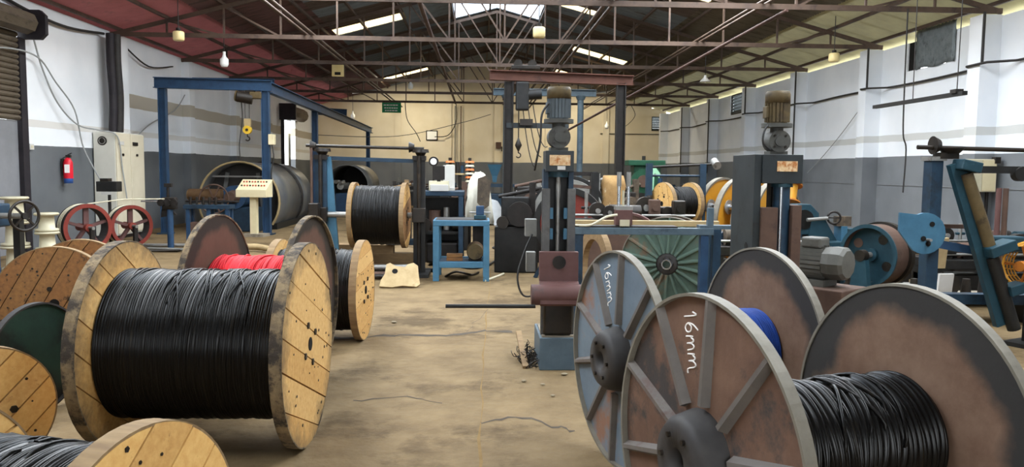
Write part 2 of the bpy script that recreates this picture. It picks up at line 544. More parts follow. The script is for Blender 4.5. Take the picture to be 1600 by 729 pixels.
mat('roof_tan', '5f584c', '6c6557', scale=1.3, rough=0.7, c3='4a443a', s3=0.9, t3=0.52, stretch=(1, 4, 1))
translucent('skylight', (0.85, 0.92, 1.0, 1))
translucent('skylight_warm', (0.95, 0.80, 0.50, 1))
# ---------------------------------------------------------------- the hall
XL, XR, YF, YB = -8.6, 9.77, 41.0, -5.0
WTL = 4.76
XM = (XL + XR) / 2
RIDGE, SLOPE, WT = 7.25, 0.262, 4.62
TY = [14.58 + 4.36 * i for i in range(6)]          # the roof trusses in view
def roof_z(x): return RIDGE - SLOPE * abs(x - XM)

fl = structure(MB().box(XL - 0.3, XR + 0.3, YB - 3, YF + 0.3, -0.25, 0).build('floor', 'floor'), 'worn brown concrete factory floor with cracks', 'floor')
rnd = random.Random(5)
def crack(pts, w, seed):
    r = random.Random(seed)
    p = []
    for i in range(len(pts) - 1):
        for k in range(5):
            t = k / 5
            p.append((pts[i][0] + (pts[i + 1][0] - pts[i][0]) * t + r.uniform(-1, 1) * 0.025, pts[i][1] + (pts[i + 1][1] - pts[i][1]) * t + r.uniform(-1, 1) * 0.035))
    p.append(pts[-1])
    vs_, fs = [], []
    for i, (x, y) in enumerate(p):
        ww = w * r.uniform(0.35, 1.2)
        vs_ += [(x, y - ww / 2, 0.0015), (x, y + ww / 2, 0.0015)]
    for i in range(len(p) - 1):
        fs.append((2 * i, 2 * i + 2, 2 * i + 3, 2 * i + 1))
    MB().add(vs_, fs).build('floor_crack', 'crack', fl)
crack([(-1.75, 7.55), (-1.2, 7.62), (-0.75, 7.75), (-0.3, 7.72), (0.05, 7.95), (0.35, 7.9)], 0.10, 1)
crack([(0.0, 5.0), (0.25, 5.15), (0.5, 4.95), (0.62, 4.85)], 0.035, 2)
crack([(-0.1, 7.9), (0.0, 8.6), (0.12, 9.2)], 0.03, 3)
crack([(-0.02, 4.0), (0.3, 4.1), (0.55, 3.95)], 0.025, 4)
crack([(-0.9, 5.5), (-0.5, 5.6), (-0.25, 5.45)], 0.02, 6)
def joint(pts, w, seed):
    r = random.Random(seed)
    p = []
    for i in range(len(pts) - 1):
        for k in range(8):
            t = k / 8
            p.append((pts[i][0] + (pts[i + 1][0] - pts[i][0]) * t + r.uniform(-1, 1) * 0.012, pts[i][1] + (pts[i + 1][1] - pts[i][1]) * t))
    vs_, fs = [], []
    for x, y in p:
        ww = w * r.uniform(0.2, 1.3)
        vs_ += [(x - ww, y, 0.001), (x + ww, y, 0.001)]
    for i in range(len(p) - 1):
        fs.append((2 * i, 2 * i + 1, 2 * i + 3, 2 * i + 2))
    MB().add(vs_, fs).build('floor_joint', 'joint', fl)
joint([(0.0, 3.2), (0.04, 6.2), (0.1, 9.0), (0.2, 12.5), (0.3, 15.0)], 0.008, 9)
for x, y, s in ((-1.25, 5.95, .05), (-0.9, 8.35, .05), (0.36, 6.0, .035), (0.5, 5.9, .03), (0.7, 6.2, .045), (0.55, 5.6, .03)):
    tag(MB().ball((0, 0, 0.012), s / 2, 7, 5, (1.3, 1, 0.4)).build('debris_chip', 'patch', None, (x, y, 0)), 'small pale chip of debris lying on the aisle floor', 'debris', 'pale chips on the aisle floor')

# left wall with the shutter opening and the far doorway
w = MB()
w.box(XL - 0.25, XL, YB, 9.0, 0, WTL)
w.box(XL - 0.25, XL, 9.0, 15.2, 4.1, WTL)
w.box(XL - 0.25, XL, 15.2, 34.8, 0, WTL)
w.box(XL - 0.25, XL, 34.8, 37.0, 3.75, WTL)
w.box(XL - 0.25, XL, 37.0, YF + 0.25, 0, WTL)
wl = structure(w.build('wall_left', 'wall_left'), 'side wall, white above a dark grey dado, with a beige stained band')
w = MB()
oy0, oy1, oz0, oz1 = 16.3, 17.8, 3.98, WT
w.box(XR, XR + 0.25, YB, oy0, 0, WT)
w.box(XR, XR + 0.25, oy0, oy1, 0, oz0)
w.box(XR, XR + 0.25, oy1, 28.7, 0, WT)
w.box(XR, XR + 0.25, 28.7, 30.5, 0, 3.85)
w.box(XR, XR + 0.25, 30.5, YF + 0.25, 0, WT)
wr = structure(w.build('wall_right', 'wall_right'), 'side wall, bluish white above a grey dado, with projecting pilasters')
w = MB()
hx0, hx1, hz0, hz1 = 9.0, 9.45, 3.75, 4.5
pl = [(XL, 0), (hx0, 0), (hx0, roof_z(hx0) - 0.02), (XM, RIDGE - 0.02), (XL, roof_z(XL) - 0.02)]
w.prism(pl, (0, YF, 0), (1, 0, 0), (0, 0, 1), -0.25)
w.box(hx0, hx1, YF, YF + 0.25, 0, hz0)
w.box(hx0, hx1, YF, YF + 0.25, hz1, 4.92)
w.box(hx1, XR, YF, YF + 0.25, 0, 4.83)
wf = structure(w.build('wall_far', 'wall_far'), 'beige gable wall at the end of the hall above a grey dado')
for i, y in enumerate([10.22] + TY + [40.6]):
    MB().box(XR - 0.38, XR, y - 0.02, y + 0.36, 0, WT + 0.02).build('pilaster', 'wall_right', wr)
for y in TY[1:] + [40.6]:
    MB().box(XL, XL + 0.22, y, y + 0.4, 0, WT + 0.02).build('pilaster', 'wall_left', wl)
for x in (-4.2, -1.6, 0.95, 3.6, 6.6):
    MB().box(x - 0.16, x + 0.16, YF - 0.08, YF, 0, 5.2).build('pilaster', 'wall_far', wf)
for a, b in ((10.6, 14.55), (14.95, 18.9), (19.3, 23.25)):
    MB().box(XR - 0.02, XR, a, b, 1.38, 1.392).build('plaster_joint', 'grey_panel', wr)

w = MB()
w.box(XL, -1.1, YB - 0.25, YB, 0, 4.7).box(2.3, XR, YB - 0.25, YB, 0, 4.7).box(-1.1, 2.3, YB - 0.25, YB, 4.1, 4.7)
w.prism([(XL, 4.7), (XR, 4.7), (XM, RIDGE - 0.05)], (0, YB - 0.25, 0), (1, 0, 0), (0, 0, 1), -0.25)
structure(w.build('wall_back', 'wall_left'), 'end wall with an assumed wide open doorway, unseen behind the camera')
# roof: corrugated sheets, each a piece of its own
roof = bpy.data.objects.new('roof', None)
C.objects.link(roof)
structure(roof, 'pitched corrugated sheet roof with pale skylight strips', 'roof')
ROWS = [0.0, 1.5, 3.0, 5.2, 7.3, 9.75]
Y0R, DY = 12.0, 0.98
NCOL = 30
def sheet_mesh(side, row, material):
    m = MB()
    d0, d1 = ROWS[row] - (0.0 if row == 0 else 0.06), ROWS[row + 1] + 0.04
    n = 16
    vs_, fs = [], []
    for i in range(n + 1):
        y = (DY + 0.05) * i / n
        h = 0.02 * math.cos(PI * i) - row * 0.006
        for d in (d0, d1):
            vs_.append((XM + side * d, y, RIDGE - SLOPE * d + h))
    for i in range(n):
        q = (2 * i, 2 * i + 1, 2 * i + 3, 2 * i + 2)
        fs.append(q if side > 0 else q[::-1])
    m.add(vs_, fs)
    return m.mesh('roof_sheet', material)
SKY = {}
for c in range(0, 16):
    SKY[(-1, 0, c)] = SKY[(1, 0, c)] = 'skylight'
SKY[(-1, 2, 13)] = 'skylight_warm'
SKY[(-1, 2, 26)] = 'skylight_warm'
for c in range(0, 7):  # slope strips out of view, added to brighten the side walls
    SKY[(-1, 2, c)] = SKY[(1, 2, c)] = 'skylight'
SKY[(1, 1, 12)] = 'skylight_warm'
SKY[(1, 2, 7)] = SKY[(1, 2, 19)] = SKY[(1, 2, 26)] = 'skylight_warm'
cache = {}
rr = random.Random(11)
for side in (-1, 1):
    for row in range(5):
        for c in range(NCOL):
            k = SKY.get((side, row, c))
            if not k:
                if row == 4: k = 'sheet_red' if side < 0 else 'sheet_yellow'
                elif row == 3: k = 'roof_redbrown' if side < 0 else 'roof_tan'
                else: k = 'roof_grey' if rr.random() < 0.62 else 'roof_brown'
            key = (side, row, k)
            if key not in cache: cache[key] = sheet_mesh(side, row, k)
            link('skylight_sheet' if k.startswith('sky') else 'roof_sheet', cache[key], roof, (0, Y0R + DY * c, 0))
def slope_piece(side, d0, d1, y0, y1, material, name='roof_sheet'):
    p = [(XM + side * d, y, RIDGE - SLOPE * d) for d, y in ((d0, y0), (d1, y0), (d1, y1), (d0, y1))]
    MB().hexa(p + [(a, b_, c_ + 0.02) for a, b_, c_ in p]).build(name, material, roof)
for side in (-1, 1):
    slope_piece(side, 0.0, 9.75, YB, 1.0, 'roof_grey')
    slope_piece(side, 0.0, 3.0, 1.0, 8.0, 'roof_grey')
    slope_piece(side, 5.2, 9.75, 1.0, 8.0, 'roof_grey')
    slope_piece(side, 3.0, 5.2, 1.0, 8.0, 'skylight', 'skylight_sheet')  # unseen strip over the camera, added to light the foreground
    slope_piece(side, 1.5, 3.0, 8.0, Y0R, 'roof_grey')
    slope_piece(side, 5.2, 9.75, 8.0, Y0R, 'roof_grey')
    slope_piece(side, 0.0, 1.5, 8.0, Y0R, 'skylight', 'skylight_sheet')
    slope_piece(side, 3.0, 5.2, 8.0, Y0R, 'skylight', 'skylight_sheet')  # unseen strip, added above the slope lamp
MB().prism([(-0.35, -0.06), (0, 0.03), (0.35, -0.06), (0.35, -0.04), (0, 0.06), (-0.35, -0.04)], (XM, Y0R + 16, RIDGE + 0.03), (1, 0, 0), (0, 0, 1), -6.0).build('ridge_cap', 'roof_grey', roof)
MB().prism([(-0.35, -0.06), (0, 0.03), (0.35, -0.06), (0.35, -0.04), (0, 0.06), (-0.35, -0.04)], (XM, Y0R + 22, RIDGE + 0.03), (1, 0, 0), (0, 0, 1), -7.4).build('ridge_cap', 'roof_grey', roof)
for side in (-1, 1):
    for d in (0.25, 1.5, 3.0, 4.2, 5.3, 6.6, 7.9, 9.0):
        x = XM + side * d
        MB().box(x - 0.03, x + 0.03, 8.0, YF, roof_z(x) - 0.105, roof_z(x) - 0.035).build('purlin', 'truss', roof)

# trusses
CH = 4.70
names = ['brown steel roof truss nearest the camera, cut by the picture top', 'brown steel roof truss second from the camera above the spool stands',
         'brown steel roof truss third from the camera over the blue gantry', 'brown steel roof truss fourth from the camera carrying a yellow lamp box',
         'thin brown steel roof truss fifth from the camera', 'roof truss farthest from the camera carrying the green sign']
for i, y in enumerate(TY):
    t = thing('roof_truss', names[i], 'truss', (0, y, 0), 0, 'roof trusses')
    m1 = 'truss'
    MB().box(XL + 0.02, XR - 0.02, -0.05, -0.01, CH - 0.05, CH + 0.05).build('bottom_chord', m1, t)
    def tz(x): return roof_z(x) - 0.16
    for s in (-1, 1):
        MB().bar((XM, 0, tz(XM)), (XM + s * 9.17, 0, tz(XM + s * 9.17)), 0.06, 0.09).build('top_chord', m1, t)
    pan = 9.19 / 7
    for s in (-1, 1):
        for k in range(0 if s > 0 else 1, 7):
            x = XM + s * pan * k
            if tz(x) - CH > 0.15:
                MB().bar((x, -0.02, CH), (x, -0.02, tz(x)), 0.04, 0.04).build('web_post', m1, t)
        for k in (0, 1, 4, 5):
            x0, x1 = XM + s * pan * k, XM + s * pan * (k + 1)
            MB().bar((x0, -0.03, CH), (x1, -0.03, tz(x1)), 0.03, 0.04).build('web_diagonal', m1, t)
# long ties running down the hall on the bottom chords
def tie(x, dx, z, r, y0, y1, label, m='truss'):
    t = thing('roof_tie', label, 'pipe', (x, y0, z), 0, 'roof ties')
    MB().cyl((0, 0, 0), (0, y1 - y0, 0), r, n=8).build('pipe', m, t)
    if dx:
        MB().cyl((dx, 0, 0), (dx, y1 - y0, 0), r, n=8).build('pipe', m, t)
tie(-4.1, 0.16, CH + 0.09, 0.035, 11.5, 40.5, 'pair of long brown tie pipes over the middle of the left half')
tie(-1.15, 0.0, CH + 0.10, 0.05, 11.5, 38.0, 'single thick dark tie pipe left of the ridge', 'truss_dark')
tie(2.35, 0.16, CH + 0.09, 0.035, 11.5, 40.5, 'pair of long brown tie pipes right of the ridge')
tie(5.2, 0.14, CH + 0.09, 0.03, 11.5, 40.5, 'pair of long brown tie pipes over the right half')
MBs = MB().cyl((2.45, 22.0, 2.76), (5.63, 14.45, 4.62), 0.03, n=10)
tag(MBs.build('slanted_pipe', 'truss_dark'), 'long slanted pipe rising from behind the rusty gantry to the roof', 'pipe')

# shutter in the left wall
sh = thing('roller_shutter', 'dark ribbed roller shutter with its box at the picture edge', 'shutter', (XL, 0, 0))
nsl = 16
zt, zb = 4.1, 2.47
slm = MB()
for k in range(1):
    h = (zt - zb) / nsl
    prof = [(0, 0), (0.03, h * 0.2), (0.045, h * 0.5), (0.03, h * 0.8), (0, h)]
    q = MB()
    vs_, fs = [], []
    for y in (9.0, 15.1):
        vs_ += [(p[0], y, p[1]) for p in prof] + [(-0.01, y, h), (-0.01, y, 0)]
    n = 7
    fs = [(i, (i + 1) % n, n + (i + 1) % n, n + i) for i in range(n)] + [tuple(range(n))[::-1], tuple(range(n, 2 * n))]
    q.add(vs_, fs)
    slm = q.mesh('slat', 'shutter')
for k in range(nsl):
    link('slat', slm, sh, (0.03, 0, zb + (zt - zb) / nsl * k))
MB().lathe([(0, 0.0), (0, 0.21), (6.1, 0.21), (6.1, 0.0)], (0.24, 9.0, 4.26), (0, 1, 0), 8, False).build('roll', 'shutter', sh)
MB().prism([(0.0, -0.28), (0.42, -0.28), (0.52, -0.18), (0.52, 0.16), (0.42, 0.26), (0.0, 0.26)], (0, 15.2, 4.26), (1, 0, 0), (0, 0, 1), -0.1).build('end_plate', 'shutter_box', sh)
MB().box(-0.03, 0.09, 15.1, 15.3, 0, 4.0).build('guide_rail', 'shutter_box', sh)
MB().box(-0.02, 0.0, 9.0, 15.1, 0, zb).build('lower_panel', 'grey_panel', sh)

# doorway at the far end of the left wall
d = thing('roller_shutter', 'raised shutter roll above the bright doorway of the far left wall', 'shutter', (XL, 35.9, 0))
MB().lathe([(0, 0.0), (0, 0.3), (2.7, 0.3), (2.7, 0.0)], (0.34, -1.35, 4.05), (0, 1, 0), 10, False).build('roll', 'shutter', d)
MB().box(0, 0.7, -1.5, -1.35, 3.7, 4.4).build('end_plate', 'shutter_box', d)
MB().box(0, 0.12, -1.22, -1.1, 0, 3.72).build('guide_rail', 'shutter_box', d)
MB().box(0, 0.12, 1.1, 1.22, 0, 3.72).build('guide_rail', 'shutter_box', d)
dl = structure(MB().box(XL - 0.12, XL - 0.08, 36.3, 36.95, 0, 3.2).build('door_1', 'cabinet'), 'white door leaf half across the bright doorway', 'door')

# louvred windows
def louvre(name, loc, w_, h_, n, alongy, label):
    wd = bpy.data.objects.new(name, None)
    C.objects.link(wd)
    wd.location = loc
    structure(wd, label, 'window')
    if not alongy: wd.rotation_euler = (0, 0, PI / 2)
    for a, b in (((0, -w_ / 2, 0), (0, -w_ / 2, h_)), ((0, w_ / 2, 0), (0, w_ / 2, h_)), ((0, -w_ / 2, 0), (0, w_ / 2, 0)), ((0, -w_ / 2, h_), (0, w_ / 2, h_))):
        MB().bar(a, b, 0.06, 0.06).build('window_frame', 'dark_iron', wd)
    for k in range(n):
        MB().cbox((0.02, 0, h_ * (k + 0.5) / n), (0.16, w_ - 0.05, 0.012), 0, 0.7).build('louvre_slat', 'grey_sheet', wd)
louvre('window_1', (XR + 0.06, 29.6, 3.88), 1.7, 0.72, 6, True, 'dark louvred window high in the bluish white side wall')
louvre('window_2', (9.22, YF + 0.06, hz0 + 0.02), 0.42, 0.72, 6, False, 'narrow dark window in the corner of the beige end wall')
# grey sheet over the opening of the right wall
sh2 = MB()
nn = 10
vs_, fs = [], []
r_ = random.Random(3)
for i in range(nn + 1):
    for j in range(nn + 1):
        vs_.append((-0.03 + r_.uniform(-0.012, 0.012), 15.95 + 1.46 * i / nn, 3.97 + (0.88 - 0.02 * i / nn) * j / nn + 0.02 * math.sin(i)))
for i in range(nn):
    for j in range(nn):
        a = i * (nn + 1) + j
        fs.append((a, a + 1, a + nn + 2, a + nn + 1))
sh2.add(vs_, fs, True)
o = sh2.build('metal_sheet', 'grey_sheet', None, (XR, 0, 0))
sm = o.modifiers.new('t', 'SOLIDIFY'); sm.thickness = 0.01
tag(o, 'crumpled grey metal sheet nailed over the high wall opening', 'sheet')
structure(MB().box(XR + 0.04, XR + 0.1, 17.4, 17.8, 3.98, WT).build('window_3', 'hole'), 'dark open gap beside the crumpled metal sheet', 'window')
# ---------------------------------------------------------------- cable reels
def winding(x0, x1, r, wd, seed, amp=0.35, nseg=64):
    """cable wound about the x axis: one ridge per turn, wandering a little"""
    R_ = random.Random(seed)
    n = max(4, int((x1 - x0) / wd))
    wd = (x1 - x0) / n
    prof = ((0.0, 0.0), (0.22, 0.85), (0.5, 1.0), (0.78, 0.85))
    ph, dr = R_.uniform(0, 6.28), 0.0
    rows = []
    for i in range(n):
        ph += R_.uniform(-0.5, 0.5)
        dr = 0.5 * dr + R_.uniform(-0.4, 0.6) * wd
        k = R_.choice((1, 2, 3))
        for a, h in prof:
            rows.append((x0 + (i + a) * wd, r - 0.8 * wd + h * 0.8 * wd + dr * 0.55, ph, k))
    m = MB()
    vs_, fs = [], []
    kk = len(rows)
    for s in range(nseg):
        t = 2 * PI * s / nseg
        c, sn = math.cos(t), math.sin(t)
        for x, rad, p, k in rows:
            e = min(1.0, 5 * min(x - x0, x1 - x) / (x1 - x0) + 0.02)
            xx = x + amp * wd * 2.2 * e * (math.sin(t + p) + 0.5 * math.sin(k * t + 2 * p))
            q = rad + 0.2 * wd * math.sin(k * t + 3 * p)
            vs_.append((xx, q * c, q * sn))
    for s in range(nseg):
        s2 = (s + 1) % nseg
        for q in range(kk - 1):
            fs.append((s * kk + q, s * kk + q + 1, s2 * kk + q + 1, s2 * kk + q))
    m.add(vs_, fs, True)
    return m
def strands(x0, x1, r, wd, seed, count, parent, R, material):
    R_ = random.Random(seed)
    for i in range(count):
        a = R_.uniform(0.15, 2.4)
        xa = R_.uniform(x0 + 0.05, x1 - 0.15)
        xb = xa + R_.uniform(-0.12, 0.12)
        da = R_.uniform(0.8, 1.8)
        pts = []
        for k in range(13):
            t = k / 12
            ang = a + da * t
            xx = xa + (xb - xa) * (t * t * (3 - 2 * t)) + 0.01 * math.sin(6 * t + i)
            lift = r + wd * (0.35 if 0 < k < 12 else -0.4)
            pts.append((max(x0, min(x1, xx)), -lift * math.cos(ang), lift * math.sin(ang)))
        MB().tube(pts, wd * 0.42, 5).build('loose_strand', material, parent, (0, 0, R))

def plank_poly(R, b0, b1, n=5):
    a0, a1 = math.asin(max(-1, b0 / R)), math.asin(min(1, b1 / R))
    right = [(R * math.cos(a0 + (a1 - a0) * k / n), R * math.sin(a0 + (a1 - a0) * k / n)) for k in range(n + 1)]
    return right + [(-x, y) for x, y in right[::-1]]
def wood_flange(parent, x, sgn, R, phi, nplank, mats, seed, bolts=True, gap=0.008, rimmat='wood_rim', face=1):
    """a flange of planks at x; sgn = direction of its outer face; planks on outer (and inner) side"""
    R_ = random.Random(seed)
    t = 0.022
    fl_ = MB().lathe([(-t / 2, 0.0), (-t / 2, R - 0.004), (t / 2, R - 0.004), (t / 2, 0.0)], (0, 0, 0), (1, 0, 0), 56, False).build('flange', rimmat, parent, (x, 0, R))
    fl_.rotation_euler = (0, 0, 0)
    edges = [-R * 0.999]
    step = 2 * R / nplank
    for k in range(1, nplank):
        edges.append(-R + step * k + R_.uniform(-0.1, 0.1) * step)
    edges.append(R * 0.999)
    for s in ((sgn, -sgn) if face == 2 else (sgn,)):
        u = Vector((0, math.cos(phi), math.sin(phi)))
        v = Vector((0, -math.sin(phi), math.cos(phi)))
        for k in range(nplank):
            poly = plank_poly(R * R_.uniform(0.992, 1.004), edges[k] + gap * 0.5, edges[k + 1] - gap * 0.5)
            th = 0.022 + R_.uniform(-0.003, 0.003)
            m = MB()
            # extrude away from the core layer
            o = Vector((s * t / 2, 0, 0))
            m.prism(poly, o, u, v, th * (1 if u.cross(v).x * s > 0 else -1))
            ob = m.build('plank', mats[R_.randrange(len(mats))], fl_)
        if bolts:
            xo = s * (t / 2 + 0.024)
            c = s * 0.004
            MB().cyl((xo - c, 0, 0), (xo + c, 0, 0), 0.04, n=14).build('spindle_hole', 'hole', fl_)
            for k in range(4):
                a = PI / 4 + k * PI / 2 + phi
                p = (math.cos(a) * 0.13, math.sin(a) * 0.13)
                MB().cyl((xo - c, p[0], p[1]), (xo + 2 * c, p[0], p[1]), 0.021, n=6).build('bolt', 'grease', fl_)
    MB().ring((0, 0, 0), (1, 0, 0), R - 0.002, R + 0.006, t + 0.046, 56).build('rim_band', rimmat, fl_)
    # nails and knots
    for k in range(int(26 * (1 if bolts else 0.5))):
        a, rr_ = R_.uniform(0, 6.28), R * math.sqrt(R_.uniform(0.06, 0.9))
        xo = sgn * (t / 2 + 0.0235)
        MB().cyl((xo, math.cos(a) * rr_, math.sin(a) * rr_), (xo + sgn * 0.003, math.cos(a) * rr_, math.sin(a) * rr_), R_.uniform(0.005, 0.011), n=5).build('nail', 'grease', fl_)
    return fl_
def wood_reel(label, loc, yaw, R, L, rw, wd, seed, phi_r=-0.4, phi_l=0.9, mats=('wood_fresh', 'wood_fresh2'), nplank=7, cable='cable_black', strand=14, z=0.0, group='wooden cable reels', rimmat='timber'):
    t = thing('wooden_cable_reel', label, 'cable reel', (loc[0], loc[1], z), yaw, group)
    wood_flange(t, L / 2, 1, R, phi_r, nplank, mats, seed, face=2, rimmat=rimmat)
    wood_flange(t, -L / 2, -1, R, phi_l, nplank, mats, seed + 1, face=2, rimmat=rimmat)
    if rw:
        winding(-L / 2 + 0.035, L / 2 - 0.035, rw, wd, seed + 2).build('cable_winding', cable, t, (0, 0, R))
        if strand: strands(-L / 2 + 0.04, L / 2 - 0.04, rw, wd, seed + 3, strand, t, R, cable)
    else:
        MB().cyl((-L / 2, 0, 0), (L / 2, 0, 0), R * 0.45, n=24).build('core', 'wood_brown', t, (0, 0, R))
    return t
def steel_reel(label, loc, yaw, R, L, rw, wd, seed, outer, inner, rim='steel_rim', nrib=10, cable='cable_black', strand=8, ribm='steel_rib', z=0.0, rib0=0.2, hub=0.16, hubx=0.12, group='steel cable reels', sides=(-1,)):
    t = thing('steel_cable_reel', label, 'cable reel', (loc[0], loc[1], z), yaw, group)
    for s in (-1, 1):
        x = s * L / 2
        f = MB().lathe([(s * 0.0, 0.03), (s * 0.0, R - 0.01)], (0, 0, 0), (1, 0, 0), 72, False)
        f.lathe([(-s * 0.006, R - 0.01), (-s * 0.006, 0.03)], (0, 0, 0), (1, 0, 0), 72, False)
        f = MB().cyl((-0.004, 0, 0), (0.004, 0, 0), R - 0.008, n=72, smooth=False)
        fo = f.build('flange', inner, t, (x, 0, R))
        MB().cyl((s * 0.0045, 0, 0), (s * 0.0085, 0, 0), R - 0.012, n=72, smooth=False).build('outer_plate', outer, fo)
        MB().ring((s * 0.012, 0, 0), (1, 0, 0), R - 0.012, R, 0.045, 72).build('rim', rim, fo)
        if s in sides:
            for k in range(nrib):
                a = 2 * PI * (k + 0.6) / nrib
                c, sn = math.cos(a), math.sin(a)
                p0, p1 = Vector((s * 0.022, c * rib0, sn * rib0)), Vector((s * 0.018, c * (R - 0.014), sn * (R - 0.014)))
                # a folded rib: triangular section
                d_ = Vector((0, -sn, c))
                w_ = 0.024
                vv = []
                for p, ww in ((p0, w_ * 1.1), (p1, w_)):
                    vv += [p - d_ * ww - Vector((s * 0.014, 0, 0)), p + Vector((s * 0.018, 0, 0)) - d_ * ww * 0.35, p + Vector((s * 0.018, 0, 0)) + d_ * ww * 0.35, p + d_ * ww - Vector((s * 0.014, 0, 0))]
                MB().add(vv, [(0, 1, 5, 4), (1, 2, 6, 5), (2, 3, 7, 6), (0, 3, 2, 1), (4, 5, 6, 7), (0, 4, 7, 3)]).build('rib', ribm, fo)
            h = MB().lathe([(s * 0.0, hub * 1.15), (s * hubx * 0.75, hub * 1.02), (s * hubx, hub * 0.86), (s * hubx, 0.05), (s * 0.02, 0.045)], (0, 0, 0), (1, 0, 0), 28, True)
            ho = h.build('hub', 'hub_dark', fo)
            for k in range(6):
                a = 2 * PI * k / 6
                MB().cyl((s * hubx, math.cos(a) * hub * 0.62, math.sin(a) * hub * 0.62), (s * (hubx + 0.012), math.cos(a) * hub * 0.62, math.sin(a) * hub * 0.62), 0.011, n=6).build('hub_bolt', 'grease', fo)
    if rw:
        winding(-L / 2 + 0.012, L / 2 - 0.012, rw, wd, seed).build('cable_winding', cable, t, (0, 0, R))
        if strand: strands(-L / 2 + 0.03, L / 2 - 0.03, rw, wd, seed + 3, strand, t, R, cable)
    else:
        MB().cyl((-L / 2, 0, 0), (L / 2, 0, 0), R * 0.38, n=28).build('core', 'hub_dark', t, (0, 0, R))
    return t
rad = math.radians
# left foreground
wood_reel('large wooden reel full of black cable in the left foreground', (-1.575, 4.686), rad(-1.8), 0.601, 1.076, 0.437, 0.0135, 21, phi_r=-0.40, phi_l=-0.6, strand=44, rimmat='wood_rim')
steel_reel('brown reel wound with red cable behind the large black cable reel', (-1.64, 6.03), rad(-6.2), 0.645, 0.712, 0.33, 0.014, 31, 'disc_brown', 'disc_brown', rim='wood_rim', nrib=0, cable='cable_red', strand=8, sides=())
wood_reel('smaller wooden reel of black cable beside the aisle behind the red one', (-1.522, 7.60), rad(-2.7), 0.478, 0.80, 0.39, 0.013, 41, phi_r=0.08, phi_l=0.5, mats=('wood_fresh', 'wood_fresh2'), strand=8)
wood_reel('dark stained empty wooden reel facing the camera at the picture edge', (-3.66, 7.12), rad(-80), 0.479, 0.70, 0, 0, 51, phi_r=1.05, phi_l=0.9, mats=('wood_brown', 'wood_brown2'), nplank=7)
steel_reel('dark green steel reel half hidden behind the pale wooden flange', (-3.27, 5.36), rad(-18), 0.372, 0.70, 0, 0, 61, 'disc_darkgreen', 'disc_darkgreen', rim='hub_dark', nrib=0, sides=())
wood_reel('pale wooden reel cut by the left picture edge', (-2.84, 4.36), rad(-40), 0.345, 0.62, 0, 0, 71, phi_r=0.75, phi_l=0.3, mats=('wood_pale', 'wood_fresh2'), nplank=6, rimmat='timber')
wood_reel('wooden reel of black cable cut by the bottom picture edge', (-1.375, 2.35), rad(-16), 0.45, 0.80, 0.36, 0.013, 81, phi_r=0.7, phi_l=0.3, mats=('wood_pale', 'wood_fresh'), nplank=6, strand=10, rimmat='timber')
# right foreground
KJ = steel_reel('rusty steel reel of black cable marked 16mm in the near right corner', (1.276, 2.902), rad(16.7), 0.605, 0.922, 0.245, 0.019, 91, 'disc_outer', 'disc_rust', nrib=10, strand=16)
KK = steel_reel('blue-grey steel reel of blue cable marked 16mm behind the rusty one', (1.225, 4.40), rad(15.1), 0.605, 0.896, 0.245, 0.006, 101, 'disc_outer_blue', 'disc_rust', nrib=10, cable='cable_blue', strand=0)
# chalked marks on the two flanges
def chalk(t, R, L, a0, size, seed):
    """hand-written 16mm on the outer face (x = -L/2), running down towards the hub"""
    g = [[(0.0, 0.55), (0.12, 0.75), (0.12, 0.0)],
         [(0.62, 0.78), (0.42, 0.5), (0.36, 0.2), (0.48, 0.0), (0.64, 0.08), (0.64, 0.3), (0.48, 0.38), (0.38, 0.24)],
         [(0.8, 0.0), (0.82, 0.42), (0.84, 0.3), (0.94, 0.44), (1.02, 0.34), (1.04, 0.02), (1.06, 0.3), (1.16, 0.44), (1.24, 0.34), (1.27, 0.02)],
         [(1.4, 0.0), (1.42, 0.42), (1.44, 0.3), (1.54, 0.44), (1.62, 0.34), (1.64, 0.02), (1.66, 0.3), (1.78, 0.44), (1.86, 0.32), (1.9, -0.06), (2.05, -0.1)]]
    # right = direction of writing (down the disc), upw = top of letters
    d = Vector((0, math.cos(a0), math.sin(a0)))
    w = -d
    upv = Vector((0, -math.sin(a0), math.cos(a0))) 
    if Vector((-1, 0, 0)).dot(w.cross(upv)) < 0: upv = -upv
    o = Vector((-L / 2 - 0.0095, 0, R)) + d * (R * 0.88)
    for st in g:
        pts = [o + (w * p[0] + upv * (p[1] - 0.3)) * size for p in st]
        m = MB().tube(smooth_path(pts, 4), 0.0032, 5)
        m.build('chalk_mark', 'white_print', t)
chalk(KJ, 0.605, 0.922, rad(77), 0.11, 1)
chalk(KK, 0.605, 0.896, rad(70), 0.11, 2)
# reels further back
LG = steel_reel('grey-green steel reel with many radial ribs under the take-up rail', (2.30, 9.3), rad(68), 0.56, 0.35, 0, 0, 111, 'disc_green', 'rust', nrib=18, ribm='disc_green', rib0=0.13, hub=0.12, hubx=0.03, sides=(-1,))
MB().ring((0, 0, 0), (1, 0, 0), 0.045, 0.06, 0.06, 20).build('bore_ring', 'silver', LG, (-0.175 - 0.05, 0, 0.56))
RR = steel_reel('red disc reel with black rim behind the central take-up column', (1.36, 11.6), rad(78), 0.46, 0.30, 0, 0, 121, 'red_gloss', 'red_gloss', rim='black_steel', nrib=0, z=0.42, sides=())
MB().ring((-0.16, 0, 0.46), (1, 0, 0), 0.43, 0.52, 0.10, 48).build('tyre', 'black_steel', RR)
st = MB().bar((0, -0.5, 0), (0, -0.2, 0.9), 0.08, 0.08).bar((0, 0.5, 0), (0, 0.2, 0.9), 0.08, 0.08)
MB().bar((0, -0.55, 0.0), (0, -0.1, 0.9), 0.08, 0.06).build('stand', 'blue_dark', RR, (0.26, 0, -0.42))
MB().bar((0, 0.55, 0.0), (0, 0.1, 0.9), 0.08, 0.06).build('stand', 'blue_dark', RR, (0.26, 0, -0.42))
